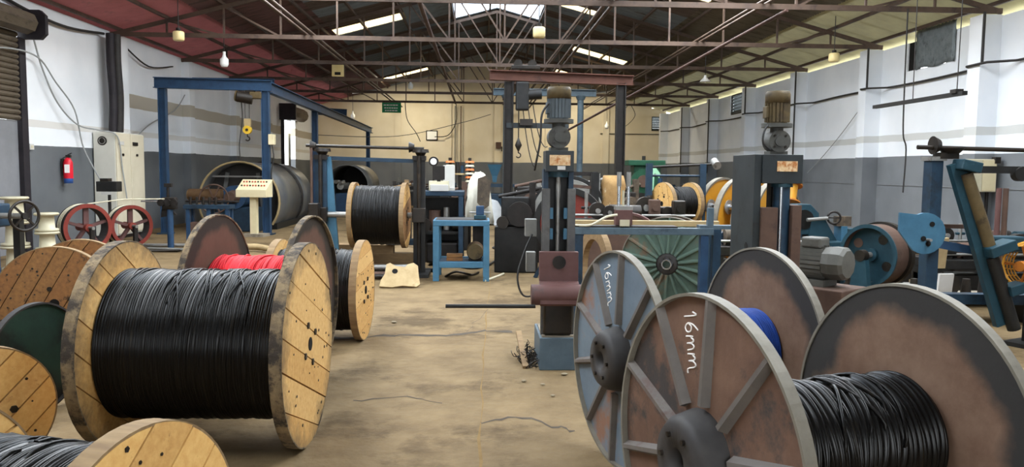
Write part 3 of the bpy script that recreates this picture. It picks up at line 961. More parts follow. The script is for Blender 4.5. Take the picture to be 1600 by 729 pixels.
MB().cyl((-0.25, 0, 0.46), (0.35, 0, 0.46), 0.05).build('axle', 'dull_metal', RR)
YO = steel_reel('small yellow reel standing beside the blue rail leg', (2.80, 8.60), rad(20), 0.30, 0.30, 0, 0, 131, 'orange_rust', 'yellow', rim='yellow', nrib=0, sides=())
bpy.data.objects.remove([c for c in YO.children if c.name.startswith('core')][0])
MB().cyl((-0.15, 0, 0), (0.15, 0, 0), 0.25, n=28).build('core', 'yellow', YO, (0, 0, 0.30))
MR = wood_reel('raised wooden reel of black cable near the yellow cage discs', (3.24, 12.7), rad(20), 0.34, 0.52, 0.27, 0.014, 141, phi_r=0.3, phi_l=1.3, mats=('wood_pale', 'wood_fresh2'), nplank=5, strand=6, z=0.79)
# ---------------------------------------------------------------- pay-off stand with raised reel (centre left)
DR = wood_reel('wooden reel of black cable hung in the pay-off stand', (-1.53, 12.2), rad(-2), 0.50, 0.78, 0.455, 0.014, 151, phi_r=0.2, phi_l=0.9, mats=('wood_brown2', 'wood_fresh'), strand=12, z=0.43)
ps = thing('payoff_stand', 'tall blue and black pay-off stand holding a raised cable reel', 'machine', (0, 12.2, 0))
for x, mt in ((-2.42, 'blue_dark'), (-0.92, 'black_steel')):
    MB().box(x - 0.09, x + 0.09, -0.06, 0.06, 0.04, 1.83).build('post', mt, ps)
    MB().box(x - 0.16, x + 0.16, -0.35, 0.35, 0, 0.05).build('foot', 'black_steel', ps)
    MB().cyl((x, -0.09, 0.1), (x, -0.09, 1.85), 0.03, n=10).build('screw', 'grease', ps)
    MB().box(x - 0.1, x + 0.1, -0.17, -0.03, 0.83, 1.05).build('carriage', 'grease', ps, bevel=0.01)
    MB().cyl((x + 0.02, -0.02, 1.9), (x + 0.02, -0.02, 1.95), 0.13, 0.12, n=18).build('bevel_gear', 'grease', ps)
    MB().cyl((x + 0.02, -0.02, 1.85), (x + 0.02, -0.02, 1.9), 0.06, 0.09, n=14).build('gear_hub', 'grease', ps)
    MB().cyl((x - 0.16, 0, 1.98), (x - 0.08, 0, 1.98), 0.085, 0.05, n=16).build('pinion', 'grease', ps)
    MB().box(x - 0.1, x + 0.1, -0.1, 0.1, 1.78, 1.85).build('cap_plate', 'dark_iron', ps)
MB().prism([(0, 0), (0.2, 0), (0.06, 1.8), (0, 1.8)], (-2.33, -0.03, 0.02), (1, 0, 0), (0, 0, 1), -0.05).build('stiffener', 'blue_paint', ps)
MB().cyl((-2.65, 0, 1.99), (-0.85, 0, 1.96), 0.025, n=10).build('cross_shaft', 'grease', ps)
MB().bar((-2.3, 0.04, 1.80), (-1.0, 0.04, 1.77), 0.05, 0.06).build('tie_bar', 'blue_dark', ps)
MB().cyl((-2.42, -0.05, 0.94), (-1.96, 0, 0.93), 0.045, n=12).build('pintle', 'dull_metal', ps)
MB().cyl((-1.1, 0, 0.93), (-0.85, -0.03, 0.93), 0.045, n=12).build('pintle', 'dull_metal', ps)
MB().bar((-2.6, 0.35, 0.03), (-0.7, 0.35, 0.03), 0.1, 0.06).build('base_rail', 'black_steel', ps)
MB().box(-2.54, -2.40, -0.4, -0.2, 0.9, 1.12).build('drive_box', 'grease', ps, bevel=0.01)
MB().cyl((-2.53, -0.2, 0.15), (-2.53, -0.2, 1.95), 0.02, n=8).build('lead_screw', 'rust', ps)

# timber sill, pipes and scrap beneath it
tb = thing('timber_sill', 'heavy sawn timbers lying on the floor behind the pay-off stand', 'timber', (-1.5, 13.0, 0))
MB().box(-0.9, 0.45, -0.12, 0.12, 0, 0.26).build('timber', 'timber', tb)
MB().box(-0.85, 0.1, -0.10, 0.12, 0.26, 0.40).build('timber', 'timber', tb)
bl = thing('blue_channel', 'short blue steel channel lying on the timbers', 'steel bar', (-1.3, 13.0, 0.40))
MB().box(-0.2, 0.35, -0.12, 0.12, 0, 0.02).box(-0.2, 0.35, -0.12, -0.1, 0.02, 0.09).box(-0.2, 0.35, 0.1, 0.12, 0.02, 0.09).build('channel', 'blue_dark', bl)
for k, (y, z, r, x0, x1) in enumerate(((11.75, 0.06, 0.05, -1.85, -1.0), (11.85, 0.16, 0.045, -1.9, -1.05), (11.6, 0.05, 0.04, -1.95, -1.2))):
    tag(MB().cyl((0, 0, 0), (x1 - x0, 0.05, 0), r, n=10).build('steel_pipe', ('rust', 'dull_metal', 'grease')[k], None, (x0, y, z)),
        ('rusty pipe lying under the raised reel', 'dull grey pipe on top of the pile under the raised reel', 'black pipe in front of the pile under the raised reel')[k], 'pipe', 'pipes under the raised reel')
sb = MB()
r_ = random.Random(8)
edge = [(-0.27, 0.0), (-0.1, -0.015), (0.05, 0.01), (0.24, -0.01), (0.29, 0.03), (0.27, 0.2), (0.26, 0.33), (0.2, 0.38), (0.12, 0.36), (0.08, 0.31), (-0.05, 0.33), (-0.13, 0.38), (-0.18, 0.36), (-0.2, 0.2), (-0.25, 0.1)]
sb.prism(edge, (0, 0, 0), (1, 0, 0), (0, 0.62, 0.78), 0.03)
so = thing('torn_board', 'torn pale board with a round hole leaning on the floor pipes', 'board', (-1.1, 10.85, 0.01), rad(4))
sb.build('board', 'scrap_board', so)
MB().cyl((-0.06, 0.155, 0.185), (-0.06, 0.125, 0.21), 0.04, n=14).build('hole', 'hole', so)
for k, p in enumerate(((-0.02, .16), (0.16, .3), (0.22, .27), (0.2, .33), (-0.1, .33))):
    MB().cyl((p[0], p[1] * .62 + 0.005, p[1] * .78), (p[0], p[1] * .62 - 0.02, p[1] * .78 + 0.022), 0.012, n=8).build('hole', 'hole', so)

# ---------------------------------------------------------------- blue table and the machine behind
bt = thing('blue_table', 'light blue square-tube steel frame table beside the aisle', 'table', (-0.255, 11.5, 0))
W, D = 0.415, 0.75
for x in (-W + 0.045, W - 0.045):
    for y in (0.04, D):
        MB().box(x - 0.045, x + 0.045, y - 0.04, y + 0.04, 0, 0.82).build('leg', 'blue_paint', bt, bevel=0.006)
for y in (0.04, D):
    MB().box(-W, W, y - 0.04, y + 0.04, 0.82, 0.90).build('top_rail', 'blue_paint', bt, bevel=0.006)
    MB().box(-W + 0.09, W - 0.09, y - 0.03, y + 0.03, 0.20, 0.29).build('lower_rail', 'blue_paint', bt, bevel=0.006)
for x in (-W + 0.045, W - 0.045):
    MB().box(x - 0.045, x + 0.045, 0.08, D - 0.04, 0.82, 0.90).build('side_rail', 'blue_paint', bt)
MB().box(-W + 0.09, W - 0.09, 0.08, D - 0.04, 0.25, 0.275).build('shelf', 'blue_dark', bt)
MB().box(-W + 0.03, W - 0.03, 0.1, D, 0.88, 0.905).build('top_plate', 'dark_iron', bt)
mo = thing('electric_motor', 'round brown motor sitting on the shelf of the blue table', 'motor', (-0.05, 11.9, 0.276))
MB().cyl((0, -0.14, 0.14), (0, 0.2, 0.14), 0.13, n=20).build('body', 'wood_gap', mo)
MB().cyl((0, -0.18, 0.14), (0, -0.14, 0.14), 0.115, 0.13, n=20).build('end_cap', 'motor_cap', mo)
MB().box(-0.1, 0.1, -0.1, 0.15, 0, 0.03).build('foot', 'dark_iron', mo)
wb_ = thing('wood_block', 'small stack of wood blocks on the shelf of the blue table', 'wood block', (-0.36, 11.85, 0.276))
MB().box(-0.12, 0.12, -0.08, 0.08, 0, 0.05).build('block', 'wood_brown', wb_)
MB().box(-0.12, 0.12, -0.08, 0.08, 0.055, 0.1).build('block', 'wood_brown2', wb_)
vm = thing('bench_vice', 'blue vice bolted to the corner of the blue table top', 'vice', (0.02, 11.8, 0.906))
MB().box(-0.09, 0.09, -0.08, 0.1, 0, 0.06).build('base', 'teal', vm, bevel=0.01)
MB().box(-0.06, 0.06, -0.03, 0.06, 0.06, 0.2).build('jaw', 'blue_steel', vm, bevel=0.01)
MB().cyl((-0.16, 0, 0.1), (0.16, 0, 0.1), 0.012, n=8).build('handle', 'dull_metal', vm)

cm = thing('coiling_machine', 'dark blue coiling machine with a cluttered top behind the blue table', 'machine', (-0.45, 13.6, 0))
for x in (-0.55, 0.15):
    for y in (-0.35, 0.45):
        MB().box(x - 0.04, x + 0.04, y - 0.04, y + 0.04, 0, 1.2).build('leg', 'blue_dark', cm)
MB().box(-0.62, 0.2, -0.4, 0.5, 1.2, 1.28).build('top_tray', 'blue_dark', cm, bevel=0.01)
MB().box(-0.55, 0.18, -0.3, 0.4, 0.55, 0.6).build('deck', 'black_steel', cm)
MB().box(-0.5, 0.18, 0.3, 0.4, 0.0, 1.15).build('rear_panel', 'black_steel', cm)
MB().cyl((-0.3, -0.1, 0.6), (-0.3, -0.1, 0.95), 0.1, n=16).build('gearbox', 'rust', cm)
MB().cyl((-0.1, -0.2, 0.62), (-0.1, -0.2, 1.0), 0.05, n=12).build('spindle', 'dull_metal', cm)
MB().cyl((-0.48, -0.3, 0.7), (-0.48, -0.15, 0.7), 0.12, n=18).build('pulley', 'grease', cm)
MB().cyl((0.0, -0.2, 0.72), (0.18, -0.2, 0.72), 0.12, n=18).build('drive_drum', 'dark_iron', cm)
MB().box(-0.45, 0.1, -0.25, 0.25, 0.05, 0.4).build('drive_motor', 'dark_iron', cm, bevel=0.03)
for k, (x, y, z, w_, h_) in enumerate(((-0.22, -0.3, 1.285, 0.3, 0.1), (-0.15, 0.0, 1.285, 0.34, 0.05))):
    tag(MB().cbox((0, 0, h_ / 2), (w_, 0.24, h_), 0.1).build('paper_pad', 'paper', None, (-0.45 + x, 13.6 + y, z)), ('stack of white papers lying on the coiling machine', 'flat white ledger behind the stacked papers')[k], 'paper')
bd = thing('notice_card', 'upright white card standing on the coiling machine', 'card', (-0.52, 13.7, 1.281))
MB().cbox((0, 0, 0.22), (0.2, 0.012, 0.44), 0, 0, 0.1).build('card', 'paper', bd)
MB().cbox((0, 0.05, 0.16), (0.03, 0.02, 0.32), 0, 0, -0.3).build('strut', 'timber', bd)
gl = thing('dial_lamp', 'round white-faced dial on a stalk above the coiling machine', 'gauge', (-0.79, 13.75, 1.281))
MB().cyl((0, 0, 0), (0, 0, 0.44), 0.02, n=8).build('stalk', 'dark_iron', gl)
MB().cyl((0, 0.06, 0.5), (0, -0.05, 0.5), 0.085, n=20).build('housing', 'dark_iron', gl)
MB().cyl((0, -0.05, 0.5), (0, -0.055, 0.5), 0.055, n=20).build('face', 'lamp_white', gl)
MB().box(-0.12, 0.12, -0.08, 0.08, 0, 0.05).build('base', 'dark_iron', gl)
ct = thing('control_box', 'small grey control box with pale label under the dial', 'control box', (-0.68, 13.45, 1.281))
MB().box(-0.17, 0.17, -0.08, 0.08, 0.0, 0.17).build('box', 'cream_plastic', ct, bevel=0.008)
MB().box(-0.1, 0.1, -0.09, -0.075, 0.19, 0.42).box(-0.03, 0.03, -0.085, -0.08, 0.16, 0.2).build('meter', 'dark_iron', ct)
for k, x in enumerate((-0.53, -0.17)):
    s = thing('insulator_stack', ('orange striped insulator stack beside the upright white card', 'orange striped insulator stack next to the white tarpaulin')[k], 'insulator', (x, 14.45, 0))
    MB().cyl((0, 0, 0), (0, 0, 1.86), 0.03, n=8).build('pole', 'dark_iron', s)
    for j in range(6):
        MB().cyl((0, 0, 1.42 + j * 0.07), (0, 0, 1.455 + j * 0.07), 0.085, 0.07, n=16).build('ring', 'insulator' if j % 2 else 'cream_plastic', s)
pt_ = thing('round_tray', 'round tray on a column between the insulator stacks', 'tray', (-0.35, 14.45, 0))
MB().cyl((0, 0, 0), (0, 0, 1.55), 0.03, n=8).build('column', 'dark_iron', pt_)
MB().cyl((0, 0, 1.55), (0, 0, 1.58), 0.09, n=24).build('tray', 'drum_edge', pt_)
MB().cyl((-0.045, 0, 1.58), (-0.045, 0, 1.78), 0.04, n=12).build('pot', 'dark_iron', pt_)
MB().cyl((0.045, 0, 1.58), (0.045, 0, 1.72), 0.035, n=12).build('pot', 'blue_dark', pt_)
# tarpaulin draped over a machine head
def drape(x0, x1, y0, y1, hf, nx, ny, seed, wob=0.03):
    R_ = random.Random(seed)
    vs_, fs = [], []
    for i in range(nx + 1):
        for j in range(ny + 1):
            u, v = i / nx, j / ny
            x, y = x0 + (x1 - x0) * u, y0 + (y1 - y0) * v
            vs_.append((x + R_.uniform(-wob, wob) * .4, y + R_.uniform(-wob, wob) * .4, hf(u, v) + R_.uniform(-wob, wob)))
    for i in range(nx):
        for j in range(ny):
            a = i * (ny + 1) + j
            fs.append((a, a + ny + 1, a + ny + 2, a + 1))
    return MB().add(vs_, fs, True)
tp = thing('tarpaulin', 'off-white tarpaulin bundled over a machine head by the coiling machine', 'tarpaulin', (0.0, 13.65, 0))
def hump(u, v):
    a = max(0, 1 - abs(2 * u - 0.9) ** 2.6)
    b = max(0, 1 - abs(2 * v - 1) ** 3.5)
    return 0.75 + 0.85 * (a * b) ** 0.5
o = drape(-0.22, 0.26, -0.5, 0.55, hump, 12, 14, 4, 0.025).build('cloth', 'tarp', tp)
o.modifiers.new('t', 'SOLIDIFY').thickness = 0.01
MB().prism([(-0.11, 1.1), (0.0, 0.98), (0.09, 1.05), (0.12, 1.45), (0.03, 1.55), (-0.1, 1.5)], (0.08, -0.53, 0), (1, 0, 0), (0, 0, 1), 0.03).build('machine_head', 'junk', tp)
MB().box(-0.1, 0.15, -0.3, 0.4, 0, 1.2).build('machine_body', 'dark_iron', tp)

# white sacks and blue hopper further back
for k, (x, y, sx, h_) in enumerate(((0.4, 23.6, 0.40, 0.75), (1.15, 23.9, 0.3, 0.5))):
    s = drape(-sx, sx, -0.35, 0.35, lambda u, v: max(0.0, (1 - abs(2 * u - 1) ** 2.2) * (1 - abs(2 * v - 1) ** 2.2)) ** 0.6 * h_, 10, 8, 20 + k, 0.03)
    s2 = thing('white_sack', ('larger white sheeted sack lying behind the rusty gantry post', 'smaller white sack on the aisle side of the gantry post')[k], 'sack', (x, y, 0.02), 0, 'white sacks')
    s.build('sack', 'sack', s2)
hp = thing('blue_hopper', 'blue funnel hopper on a dark bench far down the aisle', 'hopper', (0.5, 25.2, 0))
MB().lathe([(1.25, 0.08), (1.45, 0.12), (1.8, 0.32), (1.82, 0.34)], (0, 0, 0), (0, 0, 1), 4, False, PI / 4, PI / 4 + 2 * PI).build('funnel', 'blue_paint', hp)
MB().box(-0.7, 0.8, -0.3, 0.3, 1.1, 1.2).build('bench_top', 'blue_dark', hp)
for x in (-0.6, 0.7):
    MB().box(x - 0.05, x + 0.05, -0.25, 0.25, 0, 1.1).build('bench_leg', 'black_steel', hp)
MB().box(-0.5, 0.6, -0.2, 0.3, 0.3, 0.9).build('extruder_body', 'blue_dark', hp, bevel=0.05)

# ---------------------------------------------------------------- rusty gantry in the middle
g = thing('rusty_gantry', 'rusty steel gantry with a wide brown beam over the middle of the hall', 'gantry', (0, 15.17, 0))
MB().ibeam((0.19, 0, 3.45), (2.95, 0, 3.38), 0.18, 0.19).build('front_beam', 'rust_beam', g)
for x, mt in ((0.56, 'column_dark'), (2.72, 'column_dark')):
    MB().ibeam((x, 0, 0.03), (x, 0, 3.33), 0.15, 0.18).build('post', 'dark_iron', g)
    MB().add([(x - .2, -.2, 0), (x + .2, -.2, 0), (x + .2, .2, 0), (x - .2, .2, 0), (x - .08, -.1, .16), (x + .08, -.1, .16), (x + .08, .1, .16), (x - .08, .1, .16)], [(0, 3, 2, 1), (4, 5, 6, 7), (0, 1, 5, 4), (1, 2, 6, 5), (2, 3, 7, 6), (3, 0, 4, 7)]).build('base_plate', 'rust', g)
for x in (0.78, 2.95):
    MB().cyl((x, 7.85, 0), (x, 7.85, 3.78), 0.09, n=12).build('rear_post', 'blue_grey', g)
    MB().cyl((x, 7.85, 3.7), (x, 7.85, 3.82), 0.11, 0.16, n=12).build('post_head', 'blue_grey', g)
MB().ibeam((0.4, 7.85, 3.9), (3.4, 7.85, 3.9), 0.18, 0.2).build('rear_beam', 'blue_grey', g)
MB().ibeam((0.72, 0.1, 3.36), (0.72, 7.8, 3.6), 0.12, 0.16).build('runway', 'truss_dark', g)
tr = thing('hoist_trolley', 'greasy black hoist trolley sitting on top of the brown gantry beam', 'trolley', (0.85, 15.17, 3.56))
MB().box(-0.25, 0.3, -0.12, 0.12, 0.0, 0.07).build('carriage', 'grease', tr, bevel=0.01)
MB().cyl((-0.12, -0.1, 0.1), (-0.12, 0.1, 0.1), 0.08, n=16).build('wheel', 'grease', tr)
MB().cyl((0.15, -0.1, 0.1), (0.15, 0.1, 0.1), 0.08, n=16).build('wheel', 'grease', tr)
ch = thing('chain_hoist', 'black chain hoist with hook block hanging by the rusty gantry post', 'hoist', (0.82, 15.1, 0))
MB().box(-0.13, 0.12, -0.1, 0.1, 2.78, 3.32).build('body', 'black_steel', ch, bevel=0.03)
MB().cyl((0.1, 0, 3.08), (0.36, 0, 3.1), 0.1, n=16).build('motor', 'black_steel', ch)
MB().box(-0.05, 0.2, -0.05, 0.05, 2.5, 2.62).build('limit_switch', 'grease', ch)
MB().bar((-0.3, 0.05, 2.5), (0.9, 0.05, 2.5), 0.03, 0.1).build('hoist_rail', 'column_dark', ch)
MB().cyl((-0.07, 0, 2.25), (-0.07, 0, 2.85), 0.012, n=6).build('chain', 'dark_iron', ch)
MB().lathe([(1.98, 0.0), (2.0, 0.02), (2.1, 0.07), (2.2, 0.03), (2.27, 0.0)], (-0.07, 0, 0.02), (0, 0, 1), 10).build('hook_block', 'grease', ch)
hk = [(-0.07 + 0.045 * math.sin(a), 0, 1.93 + 0.045 * math.cos(a)) for a in [k * 0.42 for k in range(11)]]
MB().tube([(-0.07, 0, 2.02), (-0.07, 0, 1.98)] + hk, 0.012, 6).build('hook', 'dark_iron', ch)
for k in range(3):
    MB().tube(sag((0.0 + k * .1, 0, 2.9), (0.25 + k * .12, 0, 1.7 + k * .2), 0.25, 8), 0.01, 5).build('cable', 'wire_dark', ch)

# ---------------------------------------------------------------- take-up columns
def motor_vertical(parent, x, y, z0, m_body, m_cap, s=1.0):
    """flange motor standing on a gear head"""
    MB().cyl((x, y, z0), (x, y, z0 + 0.03 * s), 0.115 * s, n=24).build('motor_flange', 'gear_grey', parent)
    b = MB().cyl((x, y, z0 + 0.03 * s), (x, y, z0 + 0.19 * s), 0.075 * s, n=24).build('motor_body', m_body, parent)
    fin = MB()
    for k in range(20):
        a = 2 * PI * k / 20
        fo = MB().bar((x + math.cos(a) * 0.083 * s, y + math.sin(a) * 0.083 * s, z0 + 0.04 * s), (x + math.cos(a) * 0.083 * s, y + math.sin(a) * 0.083 * s, z0 + 0.185 * s), 0.008 * s, 0.02 * s)
        fo.build('fin', m_body, b)
    MB().box(x - 0.1 * s, x - 0.06 * s, y - 0.04 * s, y + 0.04 * s, z0 + 0.07 * s, z0 + 0.16 * s).build('terminal_box', m_body, parent, bevel=0.006)
    MB().lathe([(z0 + 0.185 * s, 0.0), (z0 + 0.185 * s, 0.094 * s), (z0 + 0.25 * s, 0.094 * s), (z0 + 0.275 * s, 0.085 * s), (z0 + 0.28 * s, 0.0)], (x, y, 0), (0, 0, 1), 24).build('fan_cowl', m_cap, parent)
def gearhead(parent, x, y, z0, h):
    MB().box(x - 0.075, x + 0.075, y - 0.07, y + 0.07, z0, z0 + 0.03).build('gear_base', 'gear_grey', parent)
    MB().cyl((x, y - 0.085, z0 + 0.03 + h / 2), (x, y + 0.085, z0 + 0.03 + h / 2), h * 0.56, n=24).build('gear_case', 'gear_grey', parent, bevel=0.008)
    MB().cyl((x, y - 0.1, z0 + 0.03 + h / 2), (x, y - 0.085, z0 + 0.03 + h / 2), h * 0.26, n=18).build('gear_cover', 'gear_grey', parent)
    MB().cyl((x, y, z0 + h), (x, y, z0 + 0.03 + h + 0.035), 0.055, n=18).build('neck', 'gear_grey', parent)
    for k in range(4):
        a = PI / 4 + k * PI / 2
        MB().cyl((x + math.cos(a) * h * .4, y - 0.095, z0 + 0.03 + h / 2 + math.sin(a) * h * .4), (x + math.cos(a) * h * .4, y - 0.084, z0 + 0.03 + h / 2 + math.sin(a) * h * .4), 0.011, n=6).build('cover_bolt', 'grease', parent)
tk = thing('take_up_column', 'tall take-up column with greasy screw and red saddle beside the aisle', 'machine', (0.66, 6.36, 0))
MB().box(-0.15, 0.17, 0.0, 0.62, 0, 0.27).build('base_block', 'blue_grey', tk, bevel=0.006)
MB().box(-0.13, 0.14, 0.03, 0.55, 0.27, 0.285).build('base_top', 'concrete', tk)
for x in (-0.105, 0.105):
    MB().box(x - 0.033, x + 0.033, 0.08, 0.14, 0.28, 1.5).build('guide_plate', 'column_plate', tk, bevel=0.004)
    MB().box(x - 0.02, x + 0.02, 0.14, 0.3, 0.28, 1.66).build('side_plate', 'blue_dark', tk)
    for z in (0.7, 1.08, 1.25):
        MB().box(x * 0.62 - 0.02, x * 0.62 + 0.02, 0.1, 0.14, z, z + 0.09).build('gib', 'blue_paint', tk)
MB().box(-0.09, 0.09, 0.28, 0.31, 0.28, 1.66).build('back_plate', 'black_steel', tk)
MB().cyl((0, 0.16, 0.3), (0, 0.16, 1.66), 0.02, n=12).build('lead_screw', 'dull_metal', tk)
MB().box(-0.115, 0.115, 0.05, 0.34, 1.64, 1.81).build('head_box', 'column_dark', tk, bevel=0.004)
MB().cyl((0, 0.16, 1.595), (0, 0.16, 1.645), 0.085, n=20).build('collar', 'teal', tk)
MB().box(-0.085, 0.085, 0.042, 0.05, 1.69, 1.775).build('nameplate', 'nameplate', tk)
MB().box(-0.02, 0.045, 0.041, 0.05, 1.655, 1.685).build('sticker', 'paper', tk)
gearhead(tk, 0.0, 0.2, 1.81, 0.165)
motor_vertical(tk, 0.0, 0.2, 2.04, 'motor_blue', 'motor_cap', 1.08)
sd = MB().box(-0.16, 0.16, 0.0, 0.07, 0.74, 0.985).build('saddle_plate', 'red_primer', tk, bevel=0.004)
MB().cyl((0, 0.0, 0.9), (0, -0.012, 0.9), 0.055, n=20).build('saddle_boss', 'dark_iron', tk)
prof = [(0.74, 0.0)]
cv = []
for k in range(9):
    t = k / 8
    cv.append((-0.13 * math.sin(t * PI * 0.5) , 0.745 - 0.17 * (1 - math.cos(t * PI * 0.5))))
m = MB()
vs_, fs = [], []
for x in (-0.16, 0.16):
    vs_ += [(x, y - 0.0, z) for y, z in cv] + [(x, y + 0.03, z - 0.02) for y, z in cv[::-1]]
n = len(cv) * 2
fs = [(i, (i + 1) % n, n + (i + 1) % n, n + i) for i in range(n)] + [tuple(range(n)), tuple(range(n, 2 * n))[::-1]]
m.add(vs_, fs, False).build('saddle_apron', 'red_primer', tk)
MB().cyl((-0.23, -0.05, 0.64), (0.23, -0.05, 0.64), 0.085, n=24).build('saddle_barrel', 'red_primer', tk)
MB().cyl((-0.92, -0.14, 0.56), (-0.2, -0.14, 0.56), 0.016, n=10).build('pintle_rod', 'black_steel', tk)
MB().box(-0.12, 0.12, 0.02, 0.2, 0.29, 0.58).build('lower_carriage', 'grease', tk, bevel=0.02)
for k, (x0, x1, z0, z1, y) in enumerate(((-0.26, -0.16, 1.08, 1.23, 0.35), (-0.25, -0.17, 0.78, 0.95, 0.3))):
    MB().box(x0, x1, y, y + 0.1, z0, z1).build('junction_box', 'pipe_pale', tk, bevel=0.006)
MB().tube(smooth_path([(-0.2, 0.35, 1.1), (-0.27, 0.28, 0.95), (-0.33, 0.2, 0.75), (-0.28, 0.15, 0.6), (-0.15, 0.1, 0.62)]), 0.009, 6).build('cable', 'wire_dark', tk)
MB().tube(smooth_path([(-0.09, 0.14, 2.2), (-0.15, 0.1, 2.1), (-0.16, 0.08, 1.9), (-0.19, 0.1, 1.72), (-0.2, 0.15, 1.65)]), 0.009, 6).build('cable', 'wire_dark', tk)

t2 = thing('take_up_column', 'dark slab-sided take-up column with motor behind the blue cable reel', 'machine', (2.52, 6.40, 0))
MB().box(-0.2, 0.17, 0.0, 0.62, 0, 0.27).build('base_block', 'blue_grey', t2, bevel=0.006)
MB().box(-0.23, -0.17, 0.05, 0.62, 0.27, 1.8).build('side_slab', 'column_dark', t2, bevel=0.004)
MB().cyl((-0.232, 0.2, 1.02), (-0.229, 0.2, 1.02), 0.035, n=16).build('slab_hole', 'hole', t2)
MB().box(-0.17, -0.03, 0.02, 0.1, 0.27, 1.36).build('guide_plate', 'rust', t2, bevel=0.004)
MB().box(0.09, 0.17, 0.02, 0.3, 0.27, 1.38).build('guide_plate', 'rust', t2, bevel=0.004)
MB().box(-0.03, 0.1, 0.2, 0.3, 0.27, 1.6).build('back_plate', 'black_steel', t2)
MB().cyl((0.03, 0.12, 0.3), (0.03, 0.12, 1.56), 0.07, n=16).build('screw_cover', 'blue_dark', t2)
MB().cyl((0.0, 0.05, 0.3), (0.0, 0.05, 1.56), 0.012, n=10).build('guide_rod', 'silver', t2)
MB().box(-0.17, 0.17, 0.03, 0.4, 1.56, 1.80).build('head_box', 'column_dark', t2, bevel=0.004)
MB().cyl((0.03, 0.12, 1.53), (0.03, 0.12, 1.57), 0.09, n=20).build('collar', 'teal', t2)
MB().box(-0.05, 0.12, 0.022, 0.03, 1.66, 1.745).build('nameplate', 'nameplate', t2)
gearhead(t2, 0.0, 0.2, 1.80, 0.165)
motor_vertical(t2, 0.0, 0.2, 2.03, 'motor_cap', 'motor_cap', 1.1)
MB().tube(smooth_path([(-0.08, 0.15, 2.06), (-0.14, 0.1, 2.0), (-0.15, 0.1, 1.9), (-0.08, 0.12, 1.84)]), 0.009, 6).build('cable', 'wire_dark', t2)

# lath and swarf beside the column
lt = thing('wood_lath', 'pale wooden lath leaning beside the take-up column base', 'lath', (0.40, 6.42, 0))
MB().bar((0, 0, 0.01), (-0.03, 0.62, 0.18), 0.05, 0.025).build('lath', 'timber', lt)
r_ = random.Random(12)
sw = MB()
for k in range(60):
    p = [Vector((r_.uniform(-0.05, 0.06), r_.uniform(0, 0.5), 0.0))]
    for j in range(5):
        p.append(p[-1] + Vector((r_.uniform(-.04, .04), r_.uniform(-.05, .05), r_.uniform(0, .035))))
    sw.tube(p, 0.004, 4)
tag(sw.build('wire_swarf', 'grease', None, (0.43, 6.45, 0)), 'dark tangle of wire swarf beside the take-up column base', 'swarf', None, 'stuff')

# rail frame between the columns
rf = thing('rail_frame', 'blue-grey steel rail frame carrying a wire guide behind the take-up columns', 'frame', (0, 8.0, 0))
MB().box(0.98, 2.42, -0.05, 0.05, 1.0, 1.07).build('front_rail', 'blue_grey', rf, bevel=0.004)
MB().box(0.98, 2.6, 0.35, 0.43, 1.06, 1.12).build('rear_rail', 'drum_edge', rf, bevel=0.004)
MB().box(0.95, 2.05, -0.02, 0.2, 1.07, 1.085).build('top_strip', 'dark_iron', rf)
for x, mt in ((1.03, 'blue_dark'), (2.33, 'blue_steel'), (2.46, 'blue_dark')):
    MB().box(x - 0.04, x + 0.04, -0.04, 0.04, 0, 1.0 if x < 2.4 else 1.06).build('leg', mt, rf)
MB().box(1.0, 1.08, 0.35, 0.43, 0, 1.06).build('leg', 'blue_dark', rf)
MB().box(2.5, 2.58, 0.35, 0.43, 0, 1.06).build('leg', 'blue_dark', rf)
MB().box(2.28, 2.75, -0.03, 0.1, 1.06, 1.1).build('end_shelf', 'blue_grey', rf)
MB().box(2.36, 2.42, -0.03, 0.03, 1.1, 1.28).build('stop_post', 'blue_grey', rf)
gd = thing('wire_guide', 'wire guide head with two bright silver pins on the rail frame', 'guide', (1.5, 8.08, 1.09))
MB().box(-0.085, 0.085, -0.07, 0.07, -0.1 + 0.1, 0.16).build('body', 'red_primer', gd, bevel=0.006)
MB().box(-0.05, 0.05, -0.1, -0.072, -0.1, 0.06).build('scale_plate', 'cream_plastic', gd)
MB().box(-0.09, 0.09, -0.06, 0.06, 0.16, 0.2).build('clamp', 'dull_metal', gd)
for x in (-0.05, 0.05):
    MB().cyl((x, 0, 0.2), (x, 0, 0.40), 0.017, n=12).build('pin', 'silver', gd)
    MB().cyl((x, 0, 0.40), (x, 0, 0.55), 0.024, n=12).build('sleeve', 'dull_metal', gd)
MB().cyl((0, 0.02, 0.2), (0, 0.02, 0.36), 0.012, n=8).build('rod', 'cream_plastic', gd)
# wooden segment and roll between
bp = thing('brown_paper_roll', 'crumpled brown paper wrapped roll behind the rail frame', 'paper roll', (2.1, 12.2, 0))
MB().lathe([(0.95, 0.0), (0.95, 0.17), (1.05, 0.2), (1.2, 0.17), (1.42, 0.2), (1.58, 0.16), (1.58, 0.0)], (0, 0, 0), (0, 0, 1), 11, True).build('roll', 'brown_paper', bp)
MB().box(-0.2, 0.2, -0.2, 0.2, 0, 0.95).build('stand', 'black_steel', bp)
MB().box(-0.36, -0.24, -0.1, 0.1, 0.6, 1.62).build('side_post', 'black_steel', bp)
MB().bar((-1.1, 0, 1.6), (-0.25, 0, 1.6), 0.06, 0.06).build('top_bar', 'dark_iron', bp)
MB().bar((-1.1, -.05, 1.45), (-0.25, -.05, 1.38), 0.04, 0.05).build('guide_bar', 'rust', bp)
wr_ = thing('wood_ring', 'pale wooden flange ring standing on edge under the rail frame', 'ring', (1.36, 9.0, 0), rad(12))
MB().ring((0, 0, 0.5), (1, 0, 0), 0.36, 0.5, 0.07, 48).build('ring', 'timber', wr_)
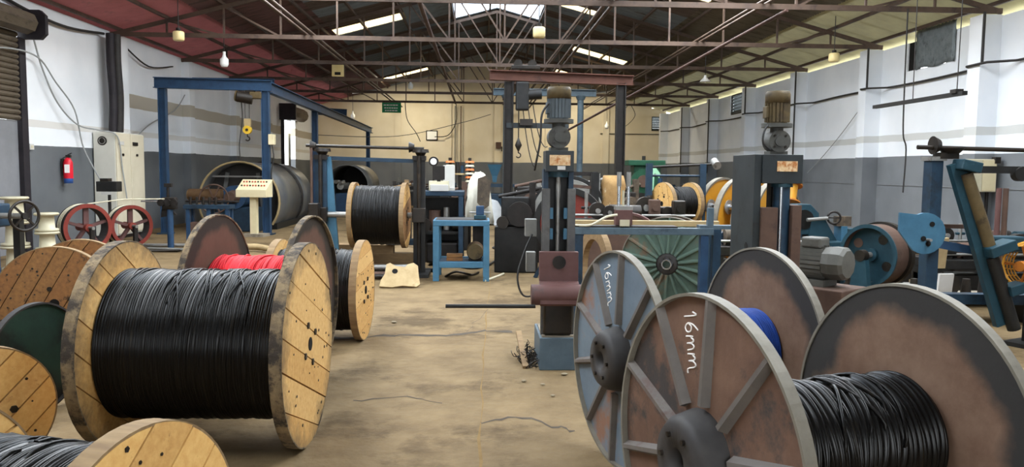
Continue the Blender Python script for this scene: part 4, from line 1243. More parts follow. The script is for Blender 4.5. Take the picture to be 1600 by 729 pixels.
rt3 = thing('red_disc', 'dull red disc behind the grey-green ribbed reel', 'disc', (1.95, 10.3, 0), rad(70))
MB().cyl((-0.03, 0, 0.55), (0.03, 0, 0.55), 0.55, n=48, smooth=False).build('disc', 'rust', rt3)
MB().ring((-0.0, 0, 0.55), (1, 0, 0), 0.53, 0.56, 0.09, 48).build('rim', 'red_primer', rt3)
tag(MB().tube(smooth_path([(0.85, 8.05, 1.1), (1.0, 8.0, 1.09), (1.15, 7.95, 1.1), (1.3, 7.95, 1.18), (1.42, 8.0, 1.2)]), 0.014, 6).build('pale_cable', 'rope_pale'), 'white cord lying along the rail frame into the wire guide', 'cord')
# ---------------------------------------------------------------- left side
cb = thing('electrical_cabinet', 'tall cream electrical cabinet standing against the side wall', 'cabinet', (XL + 0.03, 17.9, 0))
CW, CD, CHH = 0.47, 1.46, 2.40
MB().box(0, CW, 0, CD, 0.08, CHH).build('body', 'cabinet_side', cb, bevel=0.008)
MB().box(0.02, CW - 0.03, 0.02, CD - 0.02, 0, 0.08).build('plinth', 'dark_iron', cb)
for k in range(2):
    dr = MB().box(CW + 0.002, CW + 0.03, 0.02 + k * CD / 2, CD / 2 - 0.01 + k * CD / 2, 0.12, CHH - 0.02).build('door', 'cabinet', cb, bevel=0.006)
    MB().box(CW + 0.03, CW + 0.05, 0.1 + k * CD / 2, 0.35 + k * CD / 2, 2.12, 2.2).build('label_plate', 'dark_iron' if k else 'paper', dr)
    MB().cyl((CW + 0.03, 0.3 + k * CD / 2, 1.9), (CW + 0.06, 0.3 + k * CD / 2, 1.9), 0.03, n=10).build('handle', 'dark_iron', dr)
MB().cyl((0.2, -0.015, 2.2), (0.2, 0.0, 2.2), 0.1, n=24).build('fan_grille', 'dark_iron', cb)
MB().ring((0.2, -0.02, 2.2), (0, 1, 0), 0.06, 0.075, 0.02, 20).build('grille_ring', 'dull_metal', cb)
MB().cyl((0.2, -0.025, 2.2), (0.2, 0.0, 2.2), 0.03, n=12).build('fan_hub', 'grease', cb)

fe = thing('fire_extinguisher', 'red fire extinguisher hung on the grey dado', 'fire extinguisher', (XL + 0.13, 16.6, 1.28))
MB().lathe([(0.0, 0.0), (0.0, 0.085), (0.1, 0.09)], (0, 0, 0), (0, 0, 1), 20).build('skirt', 'blue_print', fe)
MB().lathe([(0.1, 0.092), (0.42, 0.092), (0.5, 0.06), (0.53, 0.03), (0.53, 0.0)], (0, 0, 0), (0, 0, 1), 20).build('cylinder', 'ext_red', fe)
MB().cbox((0.02, -0.085, 0.3), (0.09, 0.02, 0.17), 0.2).build('label_panel', 'white_print', fe)
MB().box(-0.03, 0.06, -0.03, 0.03, 0.53, 0.58).build('valve', 'dark_iron', fe)
MB().bar((0, 0, 0.58), (0.1, -0.04, 0.62), 0.02, 0.015).build('lever', 'dark_iron', fe)
MB().tube(smooth_path([(0, -0.02, 0.55), (-0.06, -0.09, 0.5), (-0.09, -0.08, 0.3), (-0.08, -0.06, 0.16)]), 0.012, 6).build('hose', 'black_steel', fe)
MB().box(-0.12, -0.09, -0.05, 0.05, 0.3, 0.5).build('bracket', 'dark_iron', fe)
sw_ = thing('wall_socket', 'small white socket box on the wall by the shutter', 'socket', (XL, 15.45, 1.94))
MB().box(0, 0.06, -0.07, 0.07, 0, 0.11).build('box', 'paper', sw_, bevel=0.006)
MB().box(0.06, 0.065, -0.04, 0.04, 0.03, 0.08).build('cover', 'cream_plastic', sw_)
dk = thing('drain_pipe', 'dark bundled drain pipes running down the wall above the cabinet', 'pipe', (XL + 0.26, 18.5, 0))
for k, (dy, dx, r) in enumerate(((-0.14, 0.0, 0.09), (0.02, 0.06, 0.10), (0.16, 0.0, 0.08))):
    MB().tube(smooth_path([(dx, dy, 2.42), (dx + 0.02, dy + 0.02, 3.2), (dx, dy - 0.01, 4.0), (dx, dy, 4.62)]), r, 10).build('pipe', ('shutter_box', 'wire_dark', 'shutter')[k], dk)

# two red sheaves and the instrument between
def sheave(label, loc, yaw, R, w_, nsp):
    t = thing('red_sheave', label, 'sheave wheel', (loc[0], loc[1], 0.0), yaw, 'red spoked sheaves')
    zc = R + 0.1
    MB().lathe([(-w_ / 2, R * 0.86), (-w_ / 2, R), (-w_ / 2 + .02, R * 0.97), (w_ / 2 - .02, R * 0.97), (w_ / 2, R), (w_ / 2, R * 0.86)], (0, 0, zc), (1, 0, 0), 40, False, closed=True).build('rim', 'hub_dark', t)
    MB().ring((w_ / 2 + 0.006, 0, zc), (1, 0, 0), R * 0.84, R * 1.005, 0.02, 40).build('face_ring', 'red_gloss', t)
    for k in range(4):
        x = -w_ / 2 + 0.05 + k * (w_ - 0.08) / 4
        MB().torus((x, 0, zc), (1, 0, 0), R * 0.985, 0.007, 40, 6).build('rope_turn', 'rope_pale' if k < 3 else 'grease', t)
    MB().cyl((-w_ / 2 - 0.05, 0, zc), (w_ / 2 + 0.05, 0, zc), 0.07, n=16).build('hub', 'red_gloss', t)
    for k in range(nsp):
        a = 2 * PI * k / nsp + 0.3
        MB().bar((w_ * 0.2, math.cos(a) * 0.05, zc + math.sin(a) * 0.05), (w_ * 0.2, math.cos(a) * R * 0.88, zc + math.sin(a) * R * 0.88), 0.09, 0.05).build('spoke', 'red_primer', t)
    MB().cyl((w_ / 2, 0, zc), (w_ / 2 + 0.2, 0, zc), 0.03, n=10).build('axle', 'dull_metal', t)
    MB().bar((w_ / 2 + 0.14, 0, 0), (w_ / 2 + 0.14, 0, zc), 0.07, 0.07).build('stand', 'dark_iron', t)
    MB().box(-w_ / 2, w_ / 2 + 0.25, -0.15, 0.15, 0, 0.05).build('base', 'dark_iron', t)
    return t
sheave('red spoked sheave nearer the shutter with pale rope turns', (-7.15, 14.5), rad(-38), 0.43, 0.28, 5)
sheave('red spoked sheave nearer the blue line stands', (-6.75, 15.4), rad(-42), 0.40, 0.26, 5)
ib = thing('instrument_box', 'black instrument box on a thin post before the cabinet', 'instrument', (-7.33, 15.9, 0))
MB().cyl((0, 0, 0), (0, 0, 1.14), 0.03, n=10).build('post', 'dark_iron', ib)
MB().box(-0.2, 0.2, -0.12, 0.12, 1.14, 1.34).build('case', 'black_steel', ib, bevel=0.01)
MB().box(-0.14, 0.02, -0.08, 0.08, 1.34, 1.4).build('lid', 'grease', ib)
MB().box(-0.1, 0.1, -0.125, -0.12, 1.08, 1.14).build('tag', 'paper', ib)
MB().cyl((0, 0, 0), (0, 0, 0.03), 0.16, n=16).build('foot', 'dark_iron', ib)
tag(MB().tube([(-7.05, 14.45, 0.96), (-6.6, 14.9, 1.03), (-6.0, 15.5, 1.02)], 0.012, 5).build('drawn_wire', 'rope_pale'), 'pale wire running from the red sheaves to the line stand', 'wire')
# cream bobbins in two stacks
def bobbin(label, loc, z, r, h_):
    b = thing('cream_bobbin', label, 'bobbin', (loc[0], loc[1], z), 0, 'cream plastic bobbins')
    MB().lathe([(0, 0.0), (0, r), (0.04, r), (0.05, r * 0.7), (h_ - 0.05, r * 0.62), (h_ - 0.04, r), (h_, r), (h_, r * 0.2), (h_ - 0.1, r * 0.2)], (0, 0, 0), (0, 0, 1), 28).build('spool', 'cream_plastic', b)
    MB().torus((0, 0, h_ - 0.02), (0, 0, 1), r, 0.012, 28, 6).build('lip', 'cream_plastic', b)
xs = -7.28
for k, nm in enumerate(('bottom', 'middle', 'top')):
    bobbin(nm + ' cream bobbin of the taller stack behind the handwheel', (xs, 12.6), k * 0.385, 0.2, 0.38)
for k, nm in enumerate(('bottom', 'middle', 'top')):
    bobbin(nm + ' cream bobbin of the shorter stack next to the taller one', (-6.87, 12.75), k * 0.30, 0.17, 0.295)
hw = thing('handwheel_stand', 'blue machine block with a dark spoked handwheel at the picture edge', 'machine', (-5.75, 9.6, 0))
MB().box(-0.35, 0.02, -0.2, 0.25, 0.9, 1.18).build('block', 'blue_dark', hw, bevel=0.02)
MB().box(-0.3, -0.1, -0.15, 0.2, 0, 0.9).build('pedestal', 'blue_steel', hw)
MB().box(0.12, 0.2, 0.1, 0.2, 0, 1.0).build('leg', 'black_steel', hw)
MB().cyl((-0.05, 0, 1.04), (0.3, 0, 1.04), 0.035, n=12).build('shaft', 'dull_metal', hw)
MB().torus((0.32, 0, 1.04), (1, -0.55, 0), 0.175, 0.018, 32, 8).build('handwheel_rim', 'grease', hw)
for k in range(4):
    a = PI / 4 + k * PI / 2
    MB().bar((0.32, 0, 1.04), (0.32 + 0.48 * 0.17 * math.cos(a), 0.87 * 0.17 * math.cos(a), 1.04 + 0.17 * math.sin(a)), 0.022, 0.022).build('handwheel_spoke', 'grease', hw)
MB().cyl((0.27, 0.03, 1.04), (0.36, -0.03, 1.04), 0.04, n=14).build('handwheel_hub', 'dark_iron', hw)

# line stands in front of the drum machine
ls = thing('roller_stand', 'dark roller clamp stand on a blue post before the drum machine', 'machine', (-6.0, 15.5, 0))
MB().cyl((0, 0, 0.03), (0, 0, 0.85), 0.06, n=14).build('post', 'blue_steel', ls)
MB().box(-0.2, 0.2, -0.2, 0.2, 0, 0.04).build('foot', 'black_steel', ls)
MB().box(-0.13, 0.13, -0.08, 0.08, 0.82, 1.05).build('clamp_block', 'grease', ls, bevel=0.02)
for k in range(3):
    MB().cyl((-0.12 + k * 0.12, -0.14, 0.95), (-0.12 + k * 0.12, -0.08, 0.95), 0.07, n=14).build('roller', 'dark_iron', ls)
MB().cyl((-0.03, 0, 1.05), (-0.03, 0, 1.25), 0.03, n=8).build('screw', 'grease', ls)
MB().box(-0.09, 0.05, -0.04, 0.04, 1.25, 1.32).build('screw_head', 'grease', ls)
MB().cyl((-0.55, 0, 0.97), (-0.13, 0, 0.97), 0.014, n=8).build('rod', 'silver', ls)
MB().prism([(0, 0), (0.3, 0.05), (0.2, 0.16), (0.02, 0.16)], (-0.18, 0, 0.66), (1, 0, 0), (0, 0, 1), -0.06).build('bracket', 'dark_iron', ls)
lt_ = thing('line_table', 'low blue line table with clamps leading into the drum machine', 'table', (-5.5, 16.6, 0))
MB().box(-0.6, 0.35, -0.15, 0.2, 0.78, 0.86).build('top', 'blue_dark', lt_)
for x in (-0.52, -0.1, 0.28):
    MB().box(x - 0.04, x + 0.04, -0.12, -0.04, 0, 0.78).build('leg', 'blue_steel', lt_)
    MB().box(x - 0.04, x + 0.04, 0.1, 0.18, 0, 0.78).build('leg', 'blue_steel', lt_)
for k in range(5):
    MB().cyl((-0.5 + k * 0.13, 0, 0.86), (-0.5 + k * 0.13, 0, 1.02), 0.03, n=8).build('clamp', 'grease', lt_)
MB().cyl((-0.6, 0, 0.93), (0.5, 0, 0.93), 0.02, n=8).build('guide_rod', 'dark_iron', lt_)
MB().box(-0.5, -0.2, -0.1, 0.15, 0.12, 0.5).build('gearbox', 'rust', lt_, bevel=0.02)
MB().box(-0.05, 0.22, -0.1, 0.15, 0.12, 0.6).build('motor_box', 'dark_iron', lt_, bevel=0.02)
for k, (x0, y0, x1, y1, z, r, lb) in enumerate(((-6.9, 15.6, -5.2, 15.2, .05, .03, 'pale pipe lying on the floor by the roller stand'), (-6.6, 15.0, -5.0, 15.6, .04, .025, 'dark pipe crossing the floor by the roller stand'), (-7.0, 16.0, -5.5, 16.1, .06, .04, 'thick grey pipe along the floor under the line table'))):
    tag(MB().cyl((0, 0, 0), (x1 - x0, y1 - y0, 0), r, n=8).build('floor_pipe', ('pipe_pale', 'grease', 'dull_metal')[k], None, (x0, y0, z)), lb, 'pipe', 'pipes on the floor by the roller stand')
tag(MB().tube([(-0.2, 0, 0.06), (-0.1, 0.05, 0.1), (0.05, -0.02, 0.06), (0.15, 0.06, 0.08)], 0.05, 7).build('red_clamp', 'red_bits', None, (-5.28, 16.0, 0)), 'small red clamp lying on the floor before the line table', 'clamp')
sp_ = MB().tube(smooth_path([(-5.0, 15.4, 0.06), (-4.4, 15.5, 0.1), (-3.9, 15.3, 0.06), (-3.5, 15.6, 0.1), (-3.1, 15.4, 0.05)]), 0.06, 8)
tag(sp_.build('rolled_sacking', 'scrap_board'), 'roll of pale sacking lying on the floor behind the red cable reel', 'sacking')

# drum twisting machine
dm = thing('drum_machine', 'long grey drum-guarded twisting machine along the wall', 'machine', (-6.32, 21.0, 0))
R0 = 1.04
zc = 0.74
def shell(y0, y1, r, a0, a1, mo, name, parent, th=0.03):
    m = MB()
    # half-cylinder guard about y
    vs_, fs = [], []
    n = 30
    for i in range(n + 1):
        a = a0 + (a1 - a0) * i / n
        c, s = math.cos(a), math.sin(a)
        for y, q in ((y0, r), (y1, r), (y1, r - th), (y0, r - th)):
            vs_.append((q * c, y, zc + q * s))
    for i in range(n):
        for k in range(4):
            fs.append((i * 4 + k, i * 4 + (k + 1) % 4, (i + 1) * 4 + (k + 1) % 4, (i + 1) * 4 + k))
    m.add(vs_, fs, True)
    return m.build(name, mo, parent)
shell(0, 2.6, R0, rad(-35), rad(215), 'drum_grey', 'front_guard', dm)
shell(2.66, 4.3, R0 - 0.02, rad(-35), rad(215), 'drum_grey', 'rear_guard', dm)
shell(-0.05, 0.03, R0 + 0.03, rad(-35), rad(215), 'drum_edge', 'edge_band', dm, 0.045)
shell(2.55, 2.7, R0 + 0.04, rad(-35), rad(215), 'dark_iron', 'joint_band', dm, 0.07)
MB().cyl((0, 4.25, zc), (0, 4.3, zc), R0 - 0.05, n=36).build('rear_plate', 'drum_inner', dm)
MB().cyl((0, 0.5, zc), (0, 0.55, zc), R0 - 0.06, n=36).build('rotor_disc', 'drum_inner', dm)  # set near the front, dark, to imitate the shaded drum interior
MB().box(-0.95, 0.95, 0.1, 4.2, 0.0, 0.16).build('bed', 'black_steel', dm)
MB().box(-0.45, 0.7, -0.75, -0.15, 0.0, 0.62).build('pedestal', 'blue_dark', dm, bevel=0.03)
MB().cyl((0.1, -0.8, 0.88), (0.1, -0.1, 0.88), 0.3, n=28).build('bearing_housing', 'blue_steel', dm, bevel=0.02)
MB().cyl((0.1, -1.15, 0.9), (0.1, -0.8, 0.9), 0.13, 0.17, n=20).build('spindle_nose', 'rust', dm)
MB().cyl((0.1, -0.1, 0.9), (0.1, 2.0, 0.9), 0.08, n=14).build('main_shaft', 'dull_metal', dm)
for k in range(6):
    a = k * PI / 3
    MB().bar((-0.25, -1.25, 0.85), (-0.25 + 0.28 * math.cos(a), -1.25, 0.85 + 0.38 * math.sin(a)), 0.03, 0.03).build('flyer_arm', 'rust', dm)
MB().torus((-0.25, -1.25, 0.85), (0, 1, 0), 0.36, 0.02, 28, 6).build('flyer_ring', 'rust', dm)
MB().cyl((-0.9, -1.1, 0.95), (-0.1, -1.1, 0.95), 0.15, n=16).build('feed_roll', 'wood_gap', dm)
MB().cyl((-0.93, -1.1, 0.95), (-0.9, -1.1, 0.95), 0.12, n=16).build('feed_roll_end', 'timber', dm)
for x, a in ((-0.6, 0.5), (0.55, -0.5)):
    MB().bar((x, 0.4, 0.3), (x * 0.7, 0.4, 1.5), 0.06, 0.1).build('cradle_arm', 'drum_grey', dm)
MB().box(-0.9, 0.6, 0.2, 0.28, 1.38, 1.42).build('cross_bar', 'dull_metal', dm)
dm2 = thing('drum_machine', 'smaller grey drum guard of the twisting machine beyond the pay-off stand', 'machine', (-4.85, 29.0, 0))
zc = 0.98
shell(0, 3.2, 0.8, rad(-30), rad(210), 'drum_grey', 'guard', dm2)
MB().cyl((0, 3.1, zc), (0, 3.2, zc), 0.78, n=30).build('rear_plate', 'drum_inner', dm2)
MB().box(-0.8, 0.8, 0.0, 3.2, 0, 0.4).build('bed', 'black_steel', dm2)
MB().cyl((-0.1, -0.7, 1.0), (-0.1, 1.0, 1.0), 0.12, n=14).build('shaft', 'dull_metal', dm2)
MB().box(-0.3, 0.3, -0.6, 0.3, 0.0, 0.75).build('pedestal', 'blue_steel', dm2, bevel=0.03)
MB().prism([(-0.5, 0), (0.05, 0), (-0.1, 0.5), (-0.4, 0.55)], (-0.35, -0.9, 0.35), (1, 0, 0), (0, 0, 1), -0.3).build('chute', 'drum_grey', dm2)
MB().cyl((-0.35, -1.2, 0), (-0.35, -1.2, 0.4), 0.03, n=8).build('chute_leg', 'dark_iron', dm2)
for k in range(3):
    MB().cyl((-0.4 + k * .16, -0.8, 1.1 + .06 * (k % 2)), (-0.32 + k * .16, -0.6, 1.16), 0.07, n=10).build('roller', 'dull_metal', dm2)
# control console
cs = thing('control_console', 'cream sloping control console on a square pedestal', 'console', (-5.36, 18.95, 0), rad(-8))
MB().box(-0.25, 0.3, -0.2, 0.2, 0, 0.07).build('base', 'concrete', cs)
MB().box(-0.08, 0.08, -0.06, 0.06, 0.07, 1.0).build('pedestal', 'cream', cs)
MB().prism([(-0.2, 0.94), (0.2, 0.94), (0.2, 1.36), (-0.14, 1.14), (-0.2, 1.12)], (-0.36, 0, 0), (0, 1, 0), (0, 0, 1), 0.74).build('housing', 'cream', cs, bevel=0.006)
pn = Vector((0, -0.36, 0.55)).normalized()
for r_i in range(2):
    for k in range(9):
        px = -0.28 + k * 0.07
        t = 0.3 + r_i * 0.4
        y, z = -0.14 + 0.34 * t, 1.14 + 0.22 * t
        MB().cyl((px, y, z), (px, y - 0.012, z + 0.02), 0.02, n=8).build('button', 'red_bits' if (k + r_i) % 3 else 'dark_iron', cs)
# blue gantry crane
bg_ = thing('blue_gantry', 'blue steel gantry crane frame over the drum machine', 'gantry', (0, 19.5, 0))
MB().ibeam((-7.85, 0, 3.66), (-5.05, 0, 3.62), 0.16, 0.26).build('front_beam', 'blue_steel', bg_)
for x, y, h_ in ((-7.66, 0, 3.52), (-5.2, 0, 3.5), (-5.25, 6.0, 3.45), (-5.3, 18.4, 3.4)):
    MB().ibeam((x, y, 0.02), (x, y, h_), 0.16, 0.18).build('post', 'blue_steel', bg_)
    MB().box(x - 0.16, x + 0.16, y - 0.16, y + 0.16, 0, 0.03).build('base_plate', 'blue_dark', bg_)
MB().ibeam((-5.12, 0.05, 3.58), (-5.3, 19.6, 3.5), 0.16, 0.26).build('runway', 'blue_steel', bg_)
MB().ibeam((-8.2, 3.6, 4.08), (-5.9, 3.6, 4.08), 0.16, 0.2).build('rear_beam', 'blue_steel', bg_)
MB().ibeam((-6.8, 13.0, 3.95), (-5.4, 13.0, 3.9), 0.16, 0.28).build('rear_beam', 'blue_steel', bg_)
MB().box(-5.12, -4.98, -0.12, 0.05, 2.2, 2.45).build('junction_box', 'cream', bg_, bevel=0.008)
MB().tube(smooth_path([(-5.05, -0.05, 2.2), (-5.0, -0.08, 1.9), (-5.06, -0.09, 1.5), (-5.02, -0.09, 1.0)]), 0.015, 6).build('cable', 'wire_dark', bg_)
hs = thing('electric_hoist', 'dark olive electric hoist with a yellow hook block under the blue gantry', 'hoist', (-5.55, 19.45, 0))
MB().cyl((-0.3, -0.05, 3.36), (0.05, 0.02, 3.3), 0.14, n=18).build('drum', 'grease', hs)
MB().cyl((-0.33, -0.05, 3.365), (-0.3, -0.05, 3.36), 0.13, n=18).build('end_cap', 'motor_cap', hs)
MB().box(0.0, 0.28, -0.1, 0.1, 3.3, 3.46).build('gearbox', 'motor_cap', hs, bevel=0.02)
MB().box(-0.1, 0.1, -0.08, 0.08, 3.44, 3.5).build('trolley', 'dark_iron', hs)
for x in (-0.13, -0.03):
    MB().cyl((x, 0, 2.6), (x, 0, 3.3), 0.008, n=5).build('rope', 'wire_dark', hs)
MB().box(-0.15, 0.0, -0.04, 0.04, 2.62, 2.82).build('block_shroud', 'drum_edge', hs)
MB().cyl((-0.08, -0.06, 2.55), (-0.08, 0.06, 2.55), 0.1, n=18).build('pulley_block', 'yellow_hoist', hs)
MB().cyl((-0.08, -0.07, 2.55), (-0.08, 0.07, 2.55), 0.035, n=12).build('pulley_pin', 'grease', hs)
MB().tube([(-0.08, 0, 2.46), (-0.08, 0, 2.4)] + [(-0.08 + 0.05 * math.sin(a), 0, 2.34 + 0.05 * math.cos(a)) for a in [k * 0.42 for k in range(11)]], 0.016, 6).build('hook', 'dark_iron', hs)
MB().tube(smooth_path([(-0.22, 0, 3.25), (-0.2, 0, 2.8), (-0.28, 0, 2.2), (-0.26, 0, 1.8)]), 0.012, 6).build('pendant_cable', 'wire_dark', hs)

# ---------------------------------------------------------------- right side machines
gm = thing('green_machine', 'green winding machine with a wide hood by the far wall', 'machine', (3.85, 18.0, 0))
MB().box(-0.45, 0.4, -0.2, 0.4, 1.78, 1.9).build('hood', 'green_machine', gm, bevel=0.01)
MB().box(-0.3, 0.32, -0.1, 0.35, 0.5, 1.78).build('body', 'green_machine', gm, bevel=0.02)
MB().cyl((-0.1, -0.2, 1.42), (-0.1, -0.1, 1.42), 0.28, n=24).build('cover', 'green_machine', gm)
MB().cyl((-0.1, -0.24, 1.42), (-0.1, -0.2, 1.42), 0.14, n=20).build('spindle_plate', 'rust', gm)
MB().cyl((-0.05, 0.05, 1.9), (-0.05, 0.05, 2.0), 0.04, n=10).build('cap', 'dark_iron', gm)
MB().cyl((-0.15, -0.3, 0.9), (-0.15, -0.05, 0.9), 0.26, n=24).build('gear_wheel', 'dark_iron', gm)
MB().box(-0.5, 0.5, -0.3, 0.4, 0, 0.5).build('base', 'black_steel', gm)
ga = thing('pale_green_arm', 'pale green bent lever arm before the green winding machine', 'lever', (3.72, 17.0, 0))
MB().prism([(0, 0), (0.07, 0), (0.09, 0.62), (0.2, 0.5), (0.22, 0.6), (0.1, 0.75), (0.0, 0.72)], (0, 0, 1.0), (1, 0, 0), (0, 0, 1), 0.06).build('arm', 'pale_green', ga)
MB().box(-0.05, 0.12, -0.1, 0.04, 0, 1.0).build('post', 'blue_steel', ga)
MB().cyl((0.2, -0.05, 0.4), (0.22, -0.05, 1.5), 0.05, n=10).build('blue_column', 'blue_steel', ga)
MB().ball((0.28, -0.1, 0.78), 0.1, 10, 7).build('white_knob', 'lamp_white', ga)
mst = thing('reel_stand', 'blue-posted stand with cross shafts holding the raised wooden reel', 'machine', (3.35, 12.8, 0))
for x in (-0.55, 0.34):
    MB().box(x - 0.05, x + 0.05, 0.0, 0.1, 0, 1.78).build('post', 'blue_dark', mst)
    MB().box(x - 0.12, x + 0.12, -0.25, 0.35, 0, 0.05).build('foot', 'black_steel', mst)
    MB().cyl((x, -0.06, 1.0), (x, 0.0, 1.25), 0.05, n=10).build('carriage', 'grease', mst)
MB().cyl((-0.5, 0.05, 1.72), (0.6, 0.05, 1.78), 0.02, n=8).build('cross_shaft', 'dark_iron', mst)
MB().cyl((-0.5, 0.05, 1.58), (0.34, 0.05, 1.58), 0.02, n=8).build('tie_bar', 'blue_dark', mst)
MB().cyl((0.55, -0.05, 1.75), (0.55, 0.12, 1.82), 0.07, n=14).build('bevel_gear', 'dull_metal', mst)
MB().cyl((-0.5, 0.0, 1.13), (0.34, 0.0, 1.13), 0.03, n=10).build('pintle', 'dull_metal', mst)
# strander cage with yellow discs
sc_ = thing('strander_cage', 'strander cage with yellow discs and bright bobbins behind the take-up column', 'machine', (4.36, 12.95, 0), rad(-50))
RD = 0.72
for k in range(4):
    x = -0.34 + k * 0.34
    f = MB().cyl((x - 0.02, 0, RD + 0.1), (x + 0.02, 0, RD + 0.1), RD, n=56, smooth=False).build('disc', 'yellow', sc_)
    MB().ring((x, 0, RD + 0.1), (1, 0, 0), RD - 0.015, RD + 0.02, 0.09, 56).build('rim', 'steel_rim', f)
    for j in range(6):
        a = j * PI / 3 + 0.5
        cy, cz = math.cos(a) * 0.5, RD + 0.1 + math.sin(a) * 0.5
        if k < 3:
            bb = MB().cyl((x + 0.06, cy, cz), (x + 0.27, cy, cz), 0.06, n=12).build('bobbin', 'silver', sc_)
            MB().cyl((x + 0.06, cy, cz), (x + 0.08, cy, cz), 0.12, n=14).build('bobbin_flange', 'dull_metal', bb)
            MB().cyl((x + 0.25, cy, cz), (x + 0.27, cy, cz), 0.12, n=14).build('bobbin_flange', 'dull_metal', bb)
        MB().box(x - 0.06, x - 0.022, cy - 0.1, cy + 0.1, cz - 0.03, cz + 0.03).build('cradle', 'silver', sc_)
MB().cyl((-0.7, 0, RD + 0.1), (1.1, 0, RD + 0.1), 0.1, n=16).build('main_shaft', 'dark_iron', sc_)
MB().box(-0.75, -0.6, -0.3, 0.3, 0, RD).build('bearing_stand', 'blue_dark', sc_)
MB().box(0.95, 1.1, -0.3, 0.3, 0, RD).build('bearing_stand', 'blue_dark', sc_)
# heap of dark machine parts under the cage
r_ = random.Random(77)
for k, (x, y, h_, m1, m2, lb) in enumerate(((3.2, 10.75, 0.95, 'dull_metal', 'junk', 'tallest pale metal shaft of the parts heap before the strander'),
        (3.5, 10.65, 0.8, 'grease', 'dark_iron', 'black greasy wheel part of the heap before the strander'),
        (3.75, 10.95, 0.7, 'junk', 'dull_metal', 'brown shaft with a bright wheel in the heap before the strander'),
        (3.45, 11.15, 0.88, 'junk', 'junk', 'dull brown part at the back of the heap before the strander'))):
    sc0 = thing('scrap_part', lb, 'scrap', (x, y, 0), r_.uniform(0, 3), 'heap of machine parts before the strander')
    MB().cyl((0, 0, 0), (r_.uniform(-.1, .1), 0, h_), 0.09, 0.05, n=9).build('shaft', m1, sc0)
    MB().cyl((0, -0.06, h_ * .8), (0, 0.06, h_ * .8), 0.13, n=12).build('wheel', m2, sc0)
sy = thing('yellow_bobbin', 'small yellow bobbin with dark flanges lying tilted on the blue machine', 'bobbin', (4.33, 10.75, 1.22), rad(30))
MB().lathe([(-0.14, 0.0), (-0.14, 0.15), (-0.12, 0.15), (-0.12, 0.0)], (0, 0, 0.14), (0.4, 0.2, 1), 20, False).build('flange', 'orange_rust', sy)
MB().lathe([(0.14, 0.0), (0.14, 0.15), (0.12, 0.15), (0.12, 0.0)], (0, 0, 0.14), (0.4, 0.2, 1), 20, False).build('flange', 'orange_rust', sy)
MB().cyl((-0.045, -0.02, 0.03), (0.045, 0.02, 0.25), 0.09, n=18).build('core', 'yellow', sy)
# blue lathe-like machine
bm = thing('blue_drive_machine', 'blue drive machine with an open round bearing housing near the wall', 'machine', (4.45, 10.4, 0))
MB().box(-0.4, 0.42, -0.25, 0.3, 0.0, 0.75).build('bed', 'teal', bm, bevel=0.02)
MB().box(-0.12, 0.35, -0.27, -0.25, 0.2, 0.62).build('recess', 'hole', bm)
oc = [(math.cos(PI / 8 + k * PI / 4) * 0.22, math.sin(PI / 8 + k * PI / 4) * 0.22) for k in range(8)]
MB().prism(oc, (-0.1, -0.1, 1.03), (1, 0, 0), (0, 0, 1), -0.3).build('bearing_housing', 'teal', bm, bevel=0.01)
MB().cyl((-0.1, -0.115, 1.03), (-0.1, -0.1, 1.03), 0.13, n=20).build('bore', 'hole', bm)
MB().cyl((-0.1, -0.2, 1.03), (0.2, -0.16, 1.05), 0.025, n=10).build('spindle', 'dull_metal', bm)
MB().prism([(0.0, 0.0), (0.4, 0), (0.22, 0.3), (0.05, 0.3)], (-0.05, -0.12, 0.75), (1, 0, 0), (0, 0, 1), -0.2).build('web', 'teal', bm)
MB().cyl((-0.7, 0.0, 1.05), (-0.3, 0.0, 1.05), 0.08, n=16).build('barrel', 'blue_grey', bm)
MB().torus((0.27, -0.18, 1.06), (0.3, 1, 0), 0.08, 0.014, 22, 6).build('handwheel', 'dark_iron', bm)
MB().bar((0.19, -0.18, 1.06), (0.35, -0.2, 1.06), 0.015, 0.015).build('handwheel_spoke', 'dark_iron', bm)
MB().box(0.3, 0.5, -0.2, -0.1, 0.95, 1.08).build('tool_block', 'junk', bm)
MB().box(0.36, 0.44, -0.22, 0.0, 0.2, 0.95).build('side_leg', 'blue_paint', bm)
hv = thing('hi_vis_vest', 'bright green safety cloth bundled beside the dark take-up column', 'cloth', (3.35, 8.9, 0))
o = drape(-0.13, 0.13, -0.12, 0.12, lambda u, v: 0.55 + 0.42 * (max(0, 1 - abs(2 * u - 1) ** 2) * max(0, 1 - abs(2 * v - 1) ** 2)) ** 0.5, 8, 8, 33, 0.04).build('cloth', 'hi_vis', hv)
MB().box(-0.1, 0.1, -0.1, 0.1, 0, 0.55).build('box_under', 'grey_panel', hv)
cd = thing('cardboard_sheet', 'pale cardboard sheet leaning behind the green safety cloth', 'cardboard', (3.5, 9.5, 0))
MB().cbox((0, 0, 0.5), (0.22, 0.02, 1.0), 0.1, 0.0, -0.08).build('sheet', 'scrap_board', cd)
